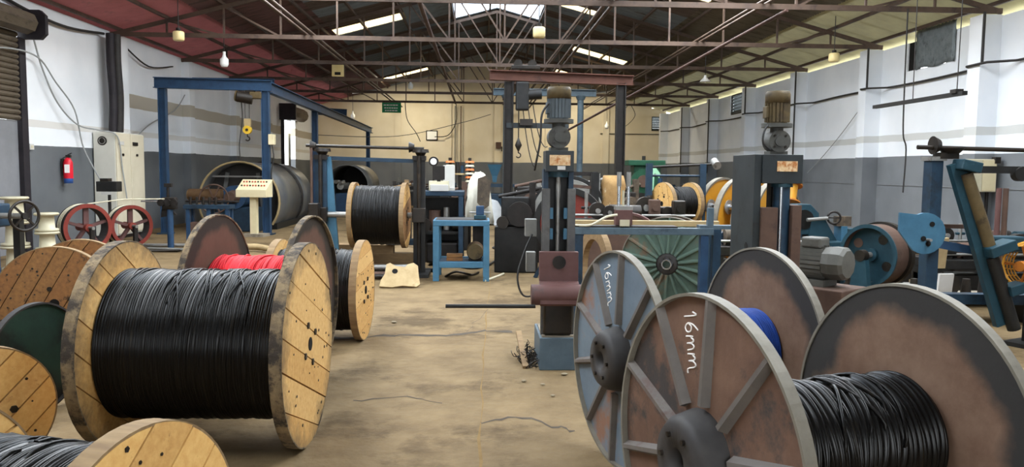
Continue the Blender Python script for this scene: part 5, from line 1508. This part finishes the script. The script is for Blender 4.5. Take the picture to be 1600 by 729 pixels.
# grey motor on the floor plate
gm2 = thing('electric_motor', 'large grey finned motor lying before the blue drive machine', 'motor', (3.18, 7.25, 0), rad(-52))
MB().box(-0.4, 0.4, -0.25, 0.25, 0, 0.6).build('plinth', 'rust', gm2, bevel=0.01)
MB().box(-0.16, 0.16, -0.13, 0.13, 0.6, 0.66).build('foot', 'motor_grey', gm2)
mb_ = MB().cyl((-0.2, 0, 0.82), (0.14, 0, 0.82), 0.135, n=28).build('body', 'motor_grey', gm2)
for k in range(22):
    a = 2 * PI * k / 22
    MB().bar((-0.19, math.cos(a) * 0.145, 0.82 + math.sin(a) * 0.145), (0.13, math.cos(a) * 0.145, 0.82 + math.sin(a) * 0.145), 0.008, 0.03).build('fin', 'motor_grey', mb_)
MB().lathe([(0.13, 0.15), (0.2, 0.16), (0.3, 0.155), (0.33, 0.13), (0.335, 0.0)], (0, 0, 0.82), (1, 0, 0), 10, False).build('fan_cowl', 'motor_grey', gm2)
MB().box(-0.1, 0.1, -0.09, 0.09, 0.95, 1.05).build('terminal_box', 'motor_grey', gm2, bevel=0.02)
MB().cyl((-0.26, 0, 0.82), (-0.2, 0, 0.82), 0.15, n=24).build('flange', 'motor_grey', gm2)
MB().cyl((-0.45, 0, 0.82), (-0.26, 0, 0.82), 0.03, n=12).build('shaft', 'dull_metal', gm2)
# blue flywheel
fy = thing('blue_flywheel', 'blue flywheel with a wide brown rim on pedestal bearings', 'flywheel', (4.86, 9.4, 0), rad(32))
RF = 0.37
zf = 0.66
MB().ring((0.0, 0, zf), (-1, 0, 0), RF - 0.035, RF, 0.26, 48).build('rim', 'rust', fy)
MB().ring((-0.135, 0, zf), (-1, 0, 0), RF - 0.04, RF + 0.005, 0.02, 48).build('rim_edge', 'teal', fy)
MB().cyl((-0.03, 0, zf), (0.0, 0, zf), RF - 0.03, n=40, smooth=False).build('web_plate', 'teal', fy)
for k in range(4):
    a = k * PI / 2 + 0.6
    MB().cyl((-0.036, math.cos(a) * 0.23, zf + math.sin(a) * 0.23), (-0.031, math.cos(a) * 0.23, zf + math.sin(a) * 0.23), 0.06, n=18).build('web_hole', 'grease' if k else 'rust', fy)
MB().cyl((-0.3, 0, zf), (0.3, 0, zf), 0.035, n=12).build('axle', 'dull_metal', fy)
MB().cyl((-0.08, 0, zf), (-0.03, 0, zf), 0.08, n=18).build('hub', 'teal', fy)
MB().ring((0.18, 0, zf), (-1, 0, 0), RF - 0.06, RF + 0.03, 0.08, 48).build('belt_pulley', 'grease', fy)
for x in (-0.26, 0.3):
    MB().prism([(-0.16, 0), (0.16, 0), (0.07, zf - 0.05), (-0.07, zf - 0.05)], (x - 0.04, 0, 0), (0, 1, 0), (0, 0, 1), 0.08).build('pedestal', 'teal', fy)
    MB().cyl((x - 0.05, 0, zf), (x + 0.05, 0, zf), 0.07, n=14).build('bearing', 'grease', fy)
# blue pay-off frame at the right edge
bf = thing('payoff_stand', 'blue pay-off frame with a slanted arm at the right picture edge', 'machine', (0, 7.5, 0))
MB().box(4.37, 4.49, -0.07, 0.07, 0, 1.78).build('post', 'blue_dark', bf, bevel=0.006)
MB().box(4.35, 4.51, -0.09, 0.09, 1.78, 1.82).build('post_cap', 'dull_metal', bf)
MB().bar((4.56, -0.15, 1.76), (5.12, -0.15, 0.2), 0.07, 0.16).build('slanted_arm', 'teal', bf)
MB().cyl((4.64, -0.2, 1.66), (4.94, -0.2, 0.88), 0.055, n=16).build('arm_cylinder', 'motor_cap', bf)
MB().cyl((4.94, -0.2, 0.86), (5.2, -0.2, 0.16), 0.06, n=16).build('lower_cylinder', 'black_steel', bf)
MB().cbox((4.64, -0.2, 1.73), (0.2, 0.18, 0.1), 0, 0.2).build('arm_clamp', 'teal', bf, bevel=0.01)
MB().cbox((4.98, -0.22, 0.95), (0.26, 0.2, 0.1), 0, -0.35).build('arm_bracket', 'teal', bf, bevel=0.01)
MB().cbox((5.16, -0.22, 0.56), (0.16, 0.16, 0.1), 0, -0.3).build('arm_bracket', 'teal', bf, bevel=0.01)
MB().box(5.0, 5.35, -0.1, 0.1, 0.9, 1.05).build('gear_case', 'teal', bf, bevel=0.02)
MB().cyl((4.25, -0.02, 1.91), (5.75, -0.02, 1.885), 0.022, n=10).build('cross_shaft', 'grease', bf)
MB().bar((4.6, 0.0, 1.70), (5.75, 0.0, 1.70), 0.03, 0.07).build('tie_bar', 'black_steel', bf)
MB().cyl((4.4, -0.02, 1.93), (4.46, -0.02, 1.93), 0.09, 0.06, n=18).build('pinion', 'grease', bf)
MB().cyl((4.56, -0.06, 1.85), (4.56, -0.06, 1.9), 0.07, 0.12, n=18).build('bevel_gear', 'grease', bf)
MB().box(4.44, 4.62, -0.1, 0.04, 1.8, 1.86).build('gear_bracket', 'grease', bf)
MB().cyl((5.3, -0.04, 1.66), (5.3, 0.04, 1.66), 0.07, n=16).build('roller', 'black_steel', bf)
MB().prism([(0.2 * math.cos(a), 0.2 * math.sin(a)) for a in [-2.2 + k * 0.28 for k in range(16)]] + [(-0.26, 0.2), (-0.26, 0.02)], (4.31, -0.1, 1.08), (1, 0, 0), (0, 0, 1), 0.03).build('brake_plate', 'blue_paint', bf)
for dx, dz in ((0.06, 0.09), (-0.02, -0.05), (0.03, -0.1)):
    MB().cyl((4.31 + dx, -0.138, 1.08 + dz), (4.31 + dx, -0.13, 1.08 + dz), 0.025, n=12).build('plate_hole', 'hole', bf)
MB().cyl((4.33, -0.2, 1.02), (4.33, -0.05, 1.02), 0.014, n=8).build('plate_pin', 'dull_metal', bf)
MB().bar((4.45, -0.02, 0.98), (4.9, -0.02, 0.9), 0.04, 0.08).build('lower_bar', 'blue_steel', bf)
MB().bar((4.45, 0.1, 1.14), (5.0, 0.1, 1.13), 0.04, 0.04).build('rear_bar', 'rust', bf)
MB().bar((4.3, 0.1, 0.42), (5.9, 0.1, 0.40), 0.14, 0.1).build('base_rail', 'blue_dark', bf)
MB().box(4.33, 4.55, -0.15, 0.2, 0, 0.05).build('foot', 'blue_dark', bf)
bk = thing('yellow_basket', 'yellow wire basket reel at the right picture edge', 'basket', (5.30, 7.3, 0), rad(25))
for k in range(7):
    MB().torus((-0.09 + k * 0.03, 0, 0.78), (1, 0, 0), 0.23 - 0.012 * abs(k - 3), 0.007, 28, 5).build('hoop', 'yellow', bk)
for k in range(20):
    a = 2 * PI * k / 20
    MB().tube([(-0.1, math.cos(a) * .2, .78 + math.sin(a) * .2), (0, math.cos(a + .1) * .235, .78 + math.sin(a + .1) * .235), (0.1, math.cos(a) * .2, .78 + math.sin(a) * .2)], 0.006, 4).build('strand', 'yellow', bk)
MB().cyl((-0.15, 0, 0.78), (0.15, 0, 0.78), 0.05, n=14).build('hub', 'orange_rust', bk)
for k in range(5):
    a = 2 * PI * k / 5
    MB().bar((0, 0, .78), (0, math.cos(a) * .23, .78 + math.sin(a) * .23), 0.02, 0.02).build('spoke', 'orange_rust', bk)
MB().bar((0.05, 0, 0), (0.05, 0, 0.78), 0.06, 0.06).build('stand', 'black_steel', bk)
MB().box(-0.15, 0.2, -0.12, 0.12, 0, 0.04).build('base', 'black_steel', bk)
# brown block and papers behind the frame
for k, (x, y, z, h_) in enumerate(((5.05, 8.35, 0.62, 0.34), (5.1, 8.3, 0.30, 0.27))):
    o = MB().cbox((0, 0, h_ / 2), (0.17, 0.03, h_), 0.1, 0, 0.12).build('paper_bag', 'paper' if k else 'scrap_board', None, (x, y, z))
    tag(o, ('upper pale paper bag behind the slanted blue arm', 'lower white paper bag behind the slanted blue arm')[k], 'bag')
bx = thing('machine_bench', 'low dark bench cluttered with fittings behind the blue pay-off frame', 'bench', (5.35, 8.5, 0))
MB().box(-0.8, 0.9, -0.25, 0.35, 0.24, 0.30).build('top', 'concrete', bx)
for x in (-0.7, 0.8):
    MB().box(x - 0.05, x + 0.05, -0.2, 0.3, 0, 0.24).build('leg', 'black_steel', bx)
for k in range(6):
    x = -0.65 + k * 0.2
    MB().cyl((x, 0.05, 0.30), (x, 0.05, 0.36 + 0.12 * ((k * 7) % 3)), 0.06, 0.04, n=10).build('fitting', ('junk', 'grease', 'dark_iron')[k % 3], bx)
MB().cyl((-0.1, -0.05, 0.42), (-0.1, 0.12, 0.42), 0.12, n=16).build('gear_wheel', 'grease', bx)
MB().cyl((-0.55, 0.1, 0.4), (-0.2, 0.1, 0.4), 0.03, n=8).build('rod', 'dull_metal', bx)
for k, x in enumerate((-0.42, 0.42, 0.5)):
    MB().cyl((x + .15, 0.2, 0.3), (x + .15, 0.2, 1.5), 0.03, n=8).build('upright', ('rust', 'red_primer', 'rust')[k], bx)
bw = thing('wall_panel_box', 'cream electrical panel box mounted on the pilaster', 'panel box', (XR - 0.38, 14.56, 1.6))
MB().box(-0.38, 0.26, -0.28, 0.0, -0.27, 0.34).build('box', 'cabinet', bw, bevel=0.008)
MB().box(-0.36, -0.03, -0.3, -0.28, -0.25, 0.32).build('door', 'cream_plastic', bw)
MB().box(-0.02, 0.24, -0.295, -0.28, -0.25, 0.32).build('door', 'cream', bw)
MB().box(0.2, 0.3, -0.32, -0.2, 0.26, 0.38).build('hinge_block', 'dark_iron', bw)
for k in range(3):
    MB().cyl((-0.1 + k * 0.15, -0.12, -1.6), (-0.1 + k * 0.15, -0.12, -0.27), 0.03, n=8).build('conduit', ('red_primer', 'rust', 'dark_iron')[k], bw)

# ---------------------------------------------------------------- wall and roof fittings
tag(MB().tube([(XR - 0.06 if (abs(y - round((y - 10.22) / 4.36) * 4.36 - 10.22) > 0.4) else XR - 0.42, y, 3.70 + 0.02 * math.sin(y)) for y in [11 + 0.3 * k for k in range(99)]], 0.025, 6).build('wall_conduit', 'wire_dark'), 'dark cable conduit running along the bluish white wall', 'conduit')
for k, (y, z0, z1) in enumerate(((14.5, 3.7, 4.66), (18.86, 3.7, 4.66), (23.2, 1.9, 4.66), (27.6, 3.7, 4.66), (32.0, 1.6, 4.6), (36.3, 1.6, 4.6))):
    tag(MB().cyl((0, 0, z0), (0, 0, z1), 0.025, n=6).build('drop_conduit', 'wire_dark', None, (XR - 0.42, y - 0.06, 0)), ('first', 'second', 'third', 'fourth', 'fifth', 'sixth')[k] + ' vertical conduit from the picture edge on the bluish white wall', 'conduit', 'vertical conduits on the pilasters')
tag(MB().cyl((0, 0, 0), (3.1, 0, 0), 0.02, n=6).build('wall_conduit', 'wire_dark', None, (6.3, YF - 0.05, 3.58)), 'dark conduit along the beige end wall', 'conduit')
hb = thing('hanging_bar', 'black bar hanging from two wires before the bluish white wall', 'light bar', (7.15, 12.8, 0))
MB().box(-0.04, 0.04, -1.4, 1.25, 2.82, 2.88).build('bar', 'black_steel', hb)
MB().cyl((0, -1.2, 2.88), (0.02, -1.2, 5.4), 0.008, n=5).build('wire', 'wire_dark', hb)
MB().cyl((0, 0.0, 2.88), (0.0, 0.02, 5.4), 0.008, n=5).build('wire', 'wire_dark', hb)
MB().box(-0.06, 0.06, -1.27, -1.12, 2.86, 2.92).build('clamp', 'dark_iron', hb)
tag(MB().tube(smooth_path([(7.92, 14.5, 4.7), (7.93, 14.5, 3.2), (7.95, 14.5, 2.4), (8.02, 14.5, 2.1), (8.0, 14.5, 1.3)]), 0.014, 6).build('hanging_cable', 'wire_dark'), 'long single cable hanging from the roof before the bluish white wall', 'cable')
tag(MB().tube(sag((XR - 0.08, 19.4, 3.55), (XR - 0.08, 22.85, 1.65), 0.1, 8), 0.01, 5).build('slack_cable', 'wire_grey'), 'slack grey cable slanting down the bluish white wall', 'cable')
# cables on the left wall
def wire(pts, r, m, label, cat='cable'):
    return tag(MB().tube(smooth_path(pts, 6), r, 6).build('slack_cable', m), label, cat)
wire([(XL + .05, 14.0, 4.75), (XL + .08, 15.4, 4.55), (XL + .1, 16.8, 4.48), (XL + .1, 18.4, 4.62)], 0.03, 'wire_dark', 'thick dark cable sagging along the top of the white wall by the shutter')
wire([(XL + .25, 13.4, 2.9), (XL + .25, 13.9, 3.55), (XL + .2, 14.6, 3.72), (XL + .15, 15.6, 3.7), (XL + .15, 16.2, 3.3), (XL + .15, 16.9, 2.8), (XL + .12, 17.3, 2.0), (XL + 0.5, 17.35, 1.2)], 0.016, 'wire_grey', 'grey cable arching from the shutter down behind the cabinet')
wire([(XL + .12, 15.5, 4.1), (XL + .12, 15.8, 3.5), (XL + .12, 16.3, 2.9), (XL + .2, 16.9, 2.5), (XL + .3, 17.6, 2.42), (XL + 0.56, 17.9, 2.3), (XL + 0.56, 18.1, 1.6), (XL + 0.6, 18.2, 0.9)], 0.016, 'wire_grey', 'grey cable sagging across the white wall onto the cabinet front')
wire([(XL + .5, 18.9, 2.25), (XL + .15, 20.6, 2.7), (XL + .12, 22.4, 3.2), (XL + .12, 23.2, 3.7)], 0.016, 'wire_grey', 'grey cable rising across the beige stained band')
wire([(XL + .1, 18.9, 2.4), (XL + .1, 18.92, 3.6), (XL + .1, 18.9, 4.6)], 0.02, 'wire_grey', 'thin grey conduit beside the dark drain pipes')
wire([(XL + .1, 19.45, 4.5), (XL + .1, 20.8, 4.2), (XL + .1, 22.4, 4.4)], 0.02, 'wire_dark', 'dark cable sagging between the first two pilasters of the left wall')
wire([(-5.2, 25.6, 2.7), (-2.8, 27, 2.75), (-0.6, 28, 3.3), (0.4, 28, 3.6)], 0.012, 'wire_dark', 'thin cable strung from the blue gantry across the far hall')
wire([(-2.3, 40.8, 3.3), (-1.6, 40.8, 3.4), (-1.2, 40.8, 4.1), (-1.2, 40.8, 5.0)], 0.025, 'wire_dark', 'cable looping from the wall mirror up the beige wall')
wire([(-3.4, TY[5] - .03, 4.7), (-3.3, TY[5] - .03, 3.9), (-2.9, TY[5] - .03, 3.3), (-2.7, TY[5] - .03, 2.9)], 0.02, 'wire_dark', 'loose cable dangling below the green sign')
wire([(6.9, TY[5], 4.7), (6.4, TY[5], 4.1), (6.7, TY[5], 3.7), (7.2, TY[5], 4.2), (7.0, TY[5], 4.7)], 0.015, 'wire_dark', 'loop of cable hanging before the end wall corner')
for k, x in enumerate((-1.25, -0.95)):
    tag(MB().cyl((0, 0, 1.3), (0, 0, 4.9), 0.03, n=6).build('wall_pipe', ('pipe_pale', 'rust')[k], None, (x, YF - 0.14, 0)), ('pale vertical pipe on the beige end wall', 'brown vertical pipe on the beige end wall')[k], 'pipe')
mi = thing('wall_mirror', 'small white-framed mirror on the beige end wall', 'mirror', (-2.45, YF, 3.12))
MB().box(-0.3, 0.3, -0.06, 0.0, 0, 0.52).build('frame', 'dark_iron', mi, bevel=0.05)
MB().box(-0.25, 0.25, -0.075, -0.06, 0.05, 0.47).build('glass', 'lamp_white', mi, bevel=0.006)
rb = thing('red_box', 'small dull red box on the beige end wall', 'box', (1.0, YF - 0.08, 2.75))
MB().box(-0.14, 0.14, -0.12, 0.0, 0, 0.32).build('box', 'rust', rb, bevel=0.01)
MB().box(0.14, 0.2, -0.08, 0.0, -0.15, 0.1).build('switch', 'dark_iron', rb)
sg = thing('green_sign', 'green sign with three lines of white lettering hung from the roof truss', 'sign', (-4.0, TY[5] - 0.1, 0))
MB().box(-0.43, 0.43, -0.02, 0.02, 4.19, 4.64).build('panel', 'sign_green', sg)
r_ = random.Random(2)
for ln_, z in enumerate((4.53, 4.40, 4.28)):
    x = -0.36 + 0.03 * ln_
    while x < 0.3 - 0.02 * ln_:
        w_ = r_.uniform(0.05, 0.11)
        MB().box(x, x + w_, -0.024, -0.02, z - 0.028, z + 0.028).build('lettering', 'white_print', sg)
        x += w_ + 0.025
for x in (-0.35, 0.35):
    MB().cyl((x, 0, 4.64), (x, 0, 4.72), 0.01, n=5).build('hanger', 'dark_iron', sg)

def lamp(label, loc, kind, drop):
    t = thing('pendant_lamp', label, 'lamp', loc, 0, 'pendant lamps')
    MB().cyl((0, 0, 0.1), (0, 0, roof_z(loc[0]) - 0.0 - loc[2]), 0.01, n=5).build('cord', 'wire_dark', t)
    if kind == 'jar':
        MB().lathe([(-0.2, 0.0), (-0.2, 0.1), (-0.17, 0.12), (-0.02, 0.12), (0.0, 0.1), (0.0, 0.0)], (0, 0, 0.1), (0, 0, 1), 18).build('globe', 'lamp_yellow', t)
        MB().cyl((0, 0, 0.1), (0, 0, 0.17), 0.05, n=12).build('cap', 'dark_iron', t)
    elif kind == 'bulb':
        MB().lathe([(-0.27, 0.0), (-0.26, 0.07), (-0.2, 0.1), (-0.08, 0.1), (-0.03, 0.05), (0.02, 0.035), (0.03, 0.0)], (0, 0, 0.1), (0, 0, 1), 18).build('globe', 'lamp_white', t)
        MB().cyl((0, 0, 0.12), (0, 0, 0.2), 0.035, n=10).build('cap', 'lamp_white', t)
    else:
        MB().lathe([(-0.14, 0.16), (-0.1, 0.13), (-0.02, 0.05), (0.05, 0.03), (0.05, 0.0)], (0, 0, 0.1), (0, 0, 1), 18).build('shade', 'lamp_white', t)
        MB().ball((0, 0, -0.02), 0.05, 10, 6).build('globe', 'lamp_white', t)
lamp('yellowed glass jar lamp hanging before the pink roof edge', (-6.5, 17.5, 4.45), 'jar', 0.55)
lamp('white bulb lamp hanging lower beside the blue gantry', (-6.17, 19.5, 4.22), 'bulb', 0.7)
lamp('milky jar lamp hanging close to the bluish white wall', (8.15, 18.0, 4.30), 'jar', 0.5)
lamp('small white shaded lamp hanging under the yellowish roof side', (6.6, 23.0, 4.32), 'shade', 0.5)
lamp('cream jar lamp hanging right of the ridge skylight', (1.15, 15.5, 4.32), 'jar', 1.6)
lamp('white bulb lamp below the left skylight strip', (-2.73, 31.5, 4.95), 'bulb', 0.6)
lamp('white bulb lamp near the far end of the blue gantry', (-6.0, 37.8, 4.15), 'bulb', 0.6)
lamp('tiny bulb lamp hanging before the end wall on the cable loop side', (6.35, 39.2, 3.9), 'bulb', 0.8)
yb = thing('lamp_box', 'yellow lamp box fixed to the middle roof truss', 'lamp', (-4.87, TY[3] - 0.12, 4.78))
MB().box(-0.2, 0.2, -0.06, 0.05, 0, 0.4).build('box', 'lamp_yellow', yb, bevel=0.01)
MB().box(-0.1, 0.1, -0.065, -0.06, 0.05, 0.15).build('slot', 'dark_iron', yb)
MB().box(-0.05, 0.05, -0.05, 0.05, 0.4, 0.5).build('neck', 'dark_iron', yb)
# tube lights along the far trusses
for k, (x, y, z, L_, lb) in enumerate(((-5.15, 35.8, 5.0, 1.1, 'tube light under the far left roof slope'), (5.9, 37.5, 5.3, 0.9, 'tube light under the far right roof slope'))):
    t = thing('tube_light', lb, 'lamp', (x, y, z), 0, 'tube lights')
    MB().cyl((-L_ / 2, 0, 0), (L_ / 2, 0, 0.12), 0.03, n=8).build('tube', 'lamp_white', t)
    MB().bar((-L_ / 2, 0, 0.05), (L_ / 2, 0, 0.17), 0.05, 0.04).build('batten', 'dull_metal', t)
    MB().cyl((0, 0, 0.1), (0, 0, 0.6), 0.008, n=5).build('hanger', 'wire_dark', t)
# clutter along the aisle behind the gantry and by the far wall
r_ = random.Random(41)
lab = ['first', 'second', 'third', 'fourth', 'fifth', 'sixth']
for k, (x, y, h_, m1, m2, lb) in enumerate(((0.62, 12.75, 1.35, 'black_steel', 'dark_iron', 'black wire-feeding head left of the take-up column'),
        (0.95, 14.2, 1.5, 'dark_iron', 'rust', 'dark feeding head between the gantry post and the take-up column'),
        (1.85, 13.9, 1.5, 'black_steel', 'dull_metal', 'black feeding head beyond the brown paper roll'),
        (2.7, 14.6, 1.4, 'dark_iron', 'junk', 'dark feeding head right of the far gantry post'),
        (-0.55, 16.2, 1.3, 'black_steel', 'rust', 'black feeding head beyond the coiling machine'),
        (1.2, 19.0, 1.25, 'blue_dark', 'dull_metal', 'dark wire-drawing head with pale rollers behind the take-up column'),
        (1.0, 17.2, 1.1, 'grease', 'rust', 'greasy winding head behind the rusty gantry post'),
        (2.1, 20.5, 1.35, 'dark_iron', 'junk', 'dark drive unit beyond the red disc reel'),
        (5.0, 20.0, 1.2, 'blue_dark', 'dark_iron', 'blue drive unit beside the green winding machine'),
        (-2.6, 22.0, 1.2, 'blue_dark', 'dark_iron', 'dark winder seen beyond the raised reel'),
        (-1.9, 18.0, 1.3, 'dark_iron', 'timber', 'timber-topped winder behind the raised reel'))):
    t = thing('winding_head', lb, 'machine', (x, y, 0), r_.uniform(-.3, .3), 'small winding machines')
    MB().box(-0.35, 0.35, -0.25, 0.25, 0, h_ * 0.55).build('base', m1, t, bevel=0.02)
    MB().box(-0.25, 0.2, -0.15, 0.15, h_ * 0.55, h_ * 0.9).build('body', m1, t, bevel=0.02)
    MB().cyl((0.05, -0.3, h_ * 0.7), (0.05, -0.15, h_ * 0.7), 0.2, n=20).build('pulley', m2, t)
    MB().cyl((-0.22, -0.28, h_ * 0.6), (-0.22, -0.16, h_ * 0.6), 0.1, n=16).build('pulley', 'grease', t)
    MB().cyl((-0.3, 0, h_ * 0.9), (0.35, 0, h_), 0.03, n=8).build('guide_rod', m2, t)
    MB().box(0.2, 0.3, -0.05, 0.05, h_ * 0.5, h_ + 0.1).build('lever', m2, t)
pl_ = thing('pole_reel', 'pale arc of a large flange leaning left of the take-up column', 'flange', (1.52, 13.3, 0), rad(70))
MB().ring((0, 0, 0.88), (1, 0, 0), 0.5, 0.62, 0.06, 48).build('ring', 'pipe_pale', pl_)
MB().ring((0.08, 0, 0.88), (1, 0, 0), 0.52, 0.68, 0.06, 48).build('tyre', 'black_steel', pl_)
MB().bar((0.05, -.3, 0), (0.05, 0, 0.4), 0.08, 0.06).build('stand', 'blue_dark', pl_)
MB().bar((0.05, .3, 0), (0.05, 0, 0.4), 0.08, 0.06).build('stand', 'blue_dark', pl_)
for k, (p, m_, lb) in enumerate((([(-0.35, 13.2, .02), (-0.1, 12.9, .02), (0.15, 13.3, .02), (0.3, 14.0, .02)], 'wire_dark', 'black cable lying on the floor before the gantry post'),
        ([(-0.5, 11.9, .02), (-0.35, 12.3, .04), (-0.1, 12.1, .02), (0.0, 12.4, .02)], 'grease', 'dark cable coil under the blue table'),
        ([(0.9, 16.5, .02), (0.6, 16.8, .03), (0.3, 16.4, .02), (0.5, 15.9, .02)], 'wire_dark', 'loose cable on the floor around the gantry post'),
        ([(0.1, 11.5, .015), (0.3, 12.0, .015), (0.4, 12.3, .015)], 'rope_pale', 'pale cord on the floor beside the blue table'))):
    tag(MB().tube(smooth_path(p, 6), 0.018, 6).build('floor_cable', m_), lb, 'cable')

# ---------------------------------------------------------------- long machine beds behind the rail frame and along the right wall
def machine_bed(label, x0, x1, y, h_, seed, mts, nfit, rz=0.0, depth=0.5):
    R_ = random.Random(seed)
    L_ = x1 - x0
    t = thing('machine_bed', label, 'machine', ((x0 + x1) / 2, y, 0), rz, 'long machine beds')
    MB().box(-L_ / 2, L_ / 2, -depth / 2, depth / 2, h_ - 0.12, h_).build('bed', mts[0], t, bevel=0.01)
    MB().box(-L_ / 2, L_ / 2, -depth / 2 + 0.05, depth / 2 - 0.05, 0.12, h_ - 0.2).build('drive_casing', 'black_steel', t)
    for k in range(max(2, int(L_ / 0.8) + 1)):
        x = -L_ / 2 + 0.06 + (L_ - 0.12) * k / max(1, int(L_ / 0.8))
        MB().box(x - 0.06, x + 0.06, -depth / 2, depth / 2, 0, h_ - 0.12).build('leg', mts[0], t)
    for k in range(nfit):
        x = -L_ / 2 + 0.12 + (L_ - 0.24) * (k + R_.uniform(-.25, .25) + 0.5) / nfit
        kind = R_.randrange(4)
        m_ = R_.choice(mts)
        y_ = R_.uniform(-0.12, 0.12)
        if kind == 0:
            r = R_.uniform(0.08, 0.16)
            MB().cyl((x, y_ - 0.05, h_ + r), (x, y_ + 0.05, h_ + r), r, n=18).build('pulley', m_, t)
            MB().cyl((x, y_ - 0.09, h_ + r), (x, y_ + 0.09, h_ + r), r * 0.3, n=10).build('pulley_hub', 'dull_metal', t)
        elif kind == 1:
            w_ = R_.uniform(0.06, 0.13)
            hh = R_.uniform(0.12, 0.3)
            MB().box(x - w_, x + w_, y_ - 0.08, y_ + 0.08, h_, h_ + hh).build('gearbox', m_, t, bevel=0.015)
            MB().cyl((x, y_ - 0.12, h_ + hh * .6), (x, y_ - 0.08, h_ + hh * .6), w_ * 0.6, n=14).build('gearbox_cover', m_, t)
        elif kind == 2:
            MB().cyl((x, y_, h_), (x, y_, h_ + R_.uniform(0.2, 0.42)), 0.025, n=8).build('guide_post', 'dull_metal', t)
            MB().cyl((x - 0.07, y_, h_ + 0.15), (x + 0.07, y_, h_ + 0.15), 0.02, n=8).build('guide_arm', m_, t)
        else:
            MB().cyl((x - 0.13, y_, h_ + 0.1), (x + 0.13, y_, h_ + 0.1), 0.1, n=16).build('motor', m_, t)
            MB().box(x - 0.1, x + 0.1, y_ - 0.07, y_ + 0.07, h_, h_ + 0.03).build('motor_foot', 'dark_iron', t)
    MB().cyl((-L_ / 2, -depth * 0.3, h_ + 0.06), (L_ / 2, -depth * 0.3, h_ + 0.06), 0.018, n=8).build('line_shaft', 'dull_metal', t)
    return t
machine_bed('dark machine bed crowded with pulleys just behind the rail frame', 1.3, 3.0, 10.9, 0.98, 5, ('dark_iron', 'grease', 'rust', 'junk'), 9)
machine_bed('low machine bed with fittings between the yellow reel and the strander', 2.95, 4.1, 9.9, 0.72, 6, ('dark_iron', 'blue_dark', 'junk'), 6)
machine_bed('long dark machine bed behind the flywheel and the blue pay-off frame', 5.35, 8.6, 11.4, 0.62, 7, ('dark_iron', 'grease', 'rust', 'teal'), 13, 0.0, 0.7)
machine_bed('low black machine bed in front of the brown conduits at the right edge', 5.6, 7.4, 9.6, 0.6, 8, ('black_steel', 'rust', 'grease'), 8)
machine_bed('dark machine bed standing along the end wall left of the gantry', -3.6, -0.8, 33.0, 0.9, 9, ('dark_iron', 'blue_dark', 'rust'), 9)
machine_bed('dark machine bed standing before the end wall right of the gantry', 3.6, 8.4, 27.0, 1.0, 10, ('dark_iron', 'blue_dark', 'junk'), 13)
machine_bed('dark machine bed across the floor beyond the green winding machine', 4.8, 8.0, 21.5, 0.95, 12, ('dark_iron', 'junk', 'blue_dark'), 10)
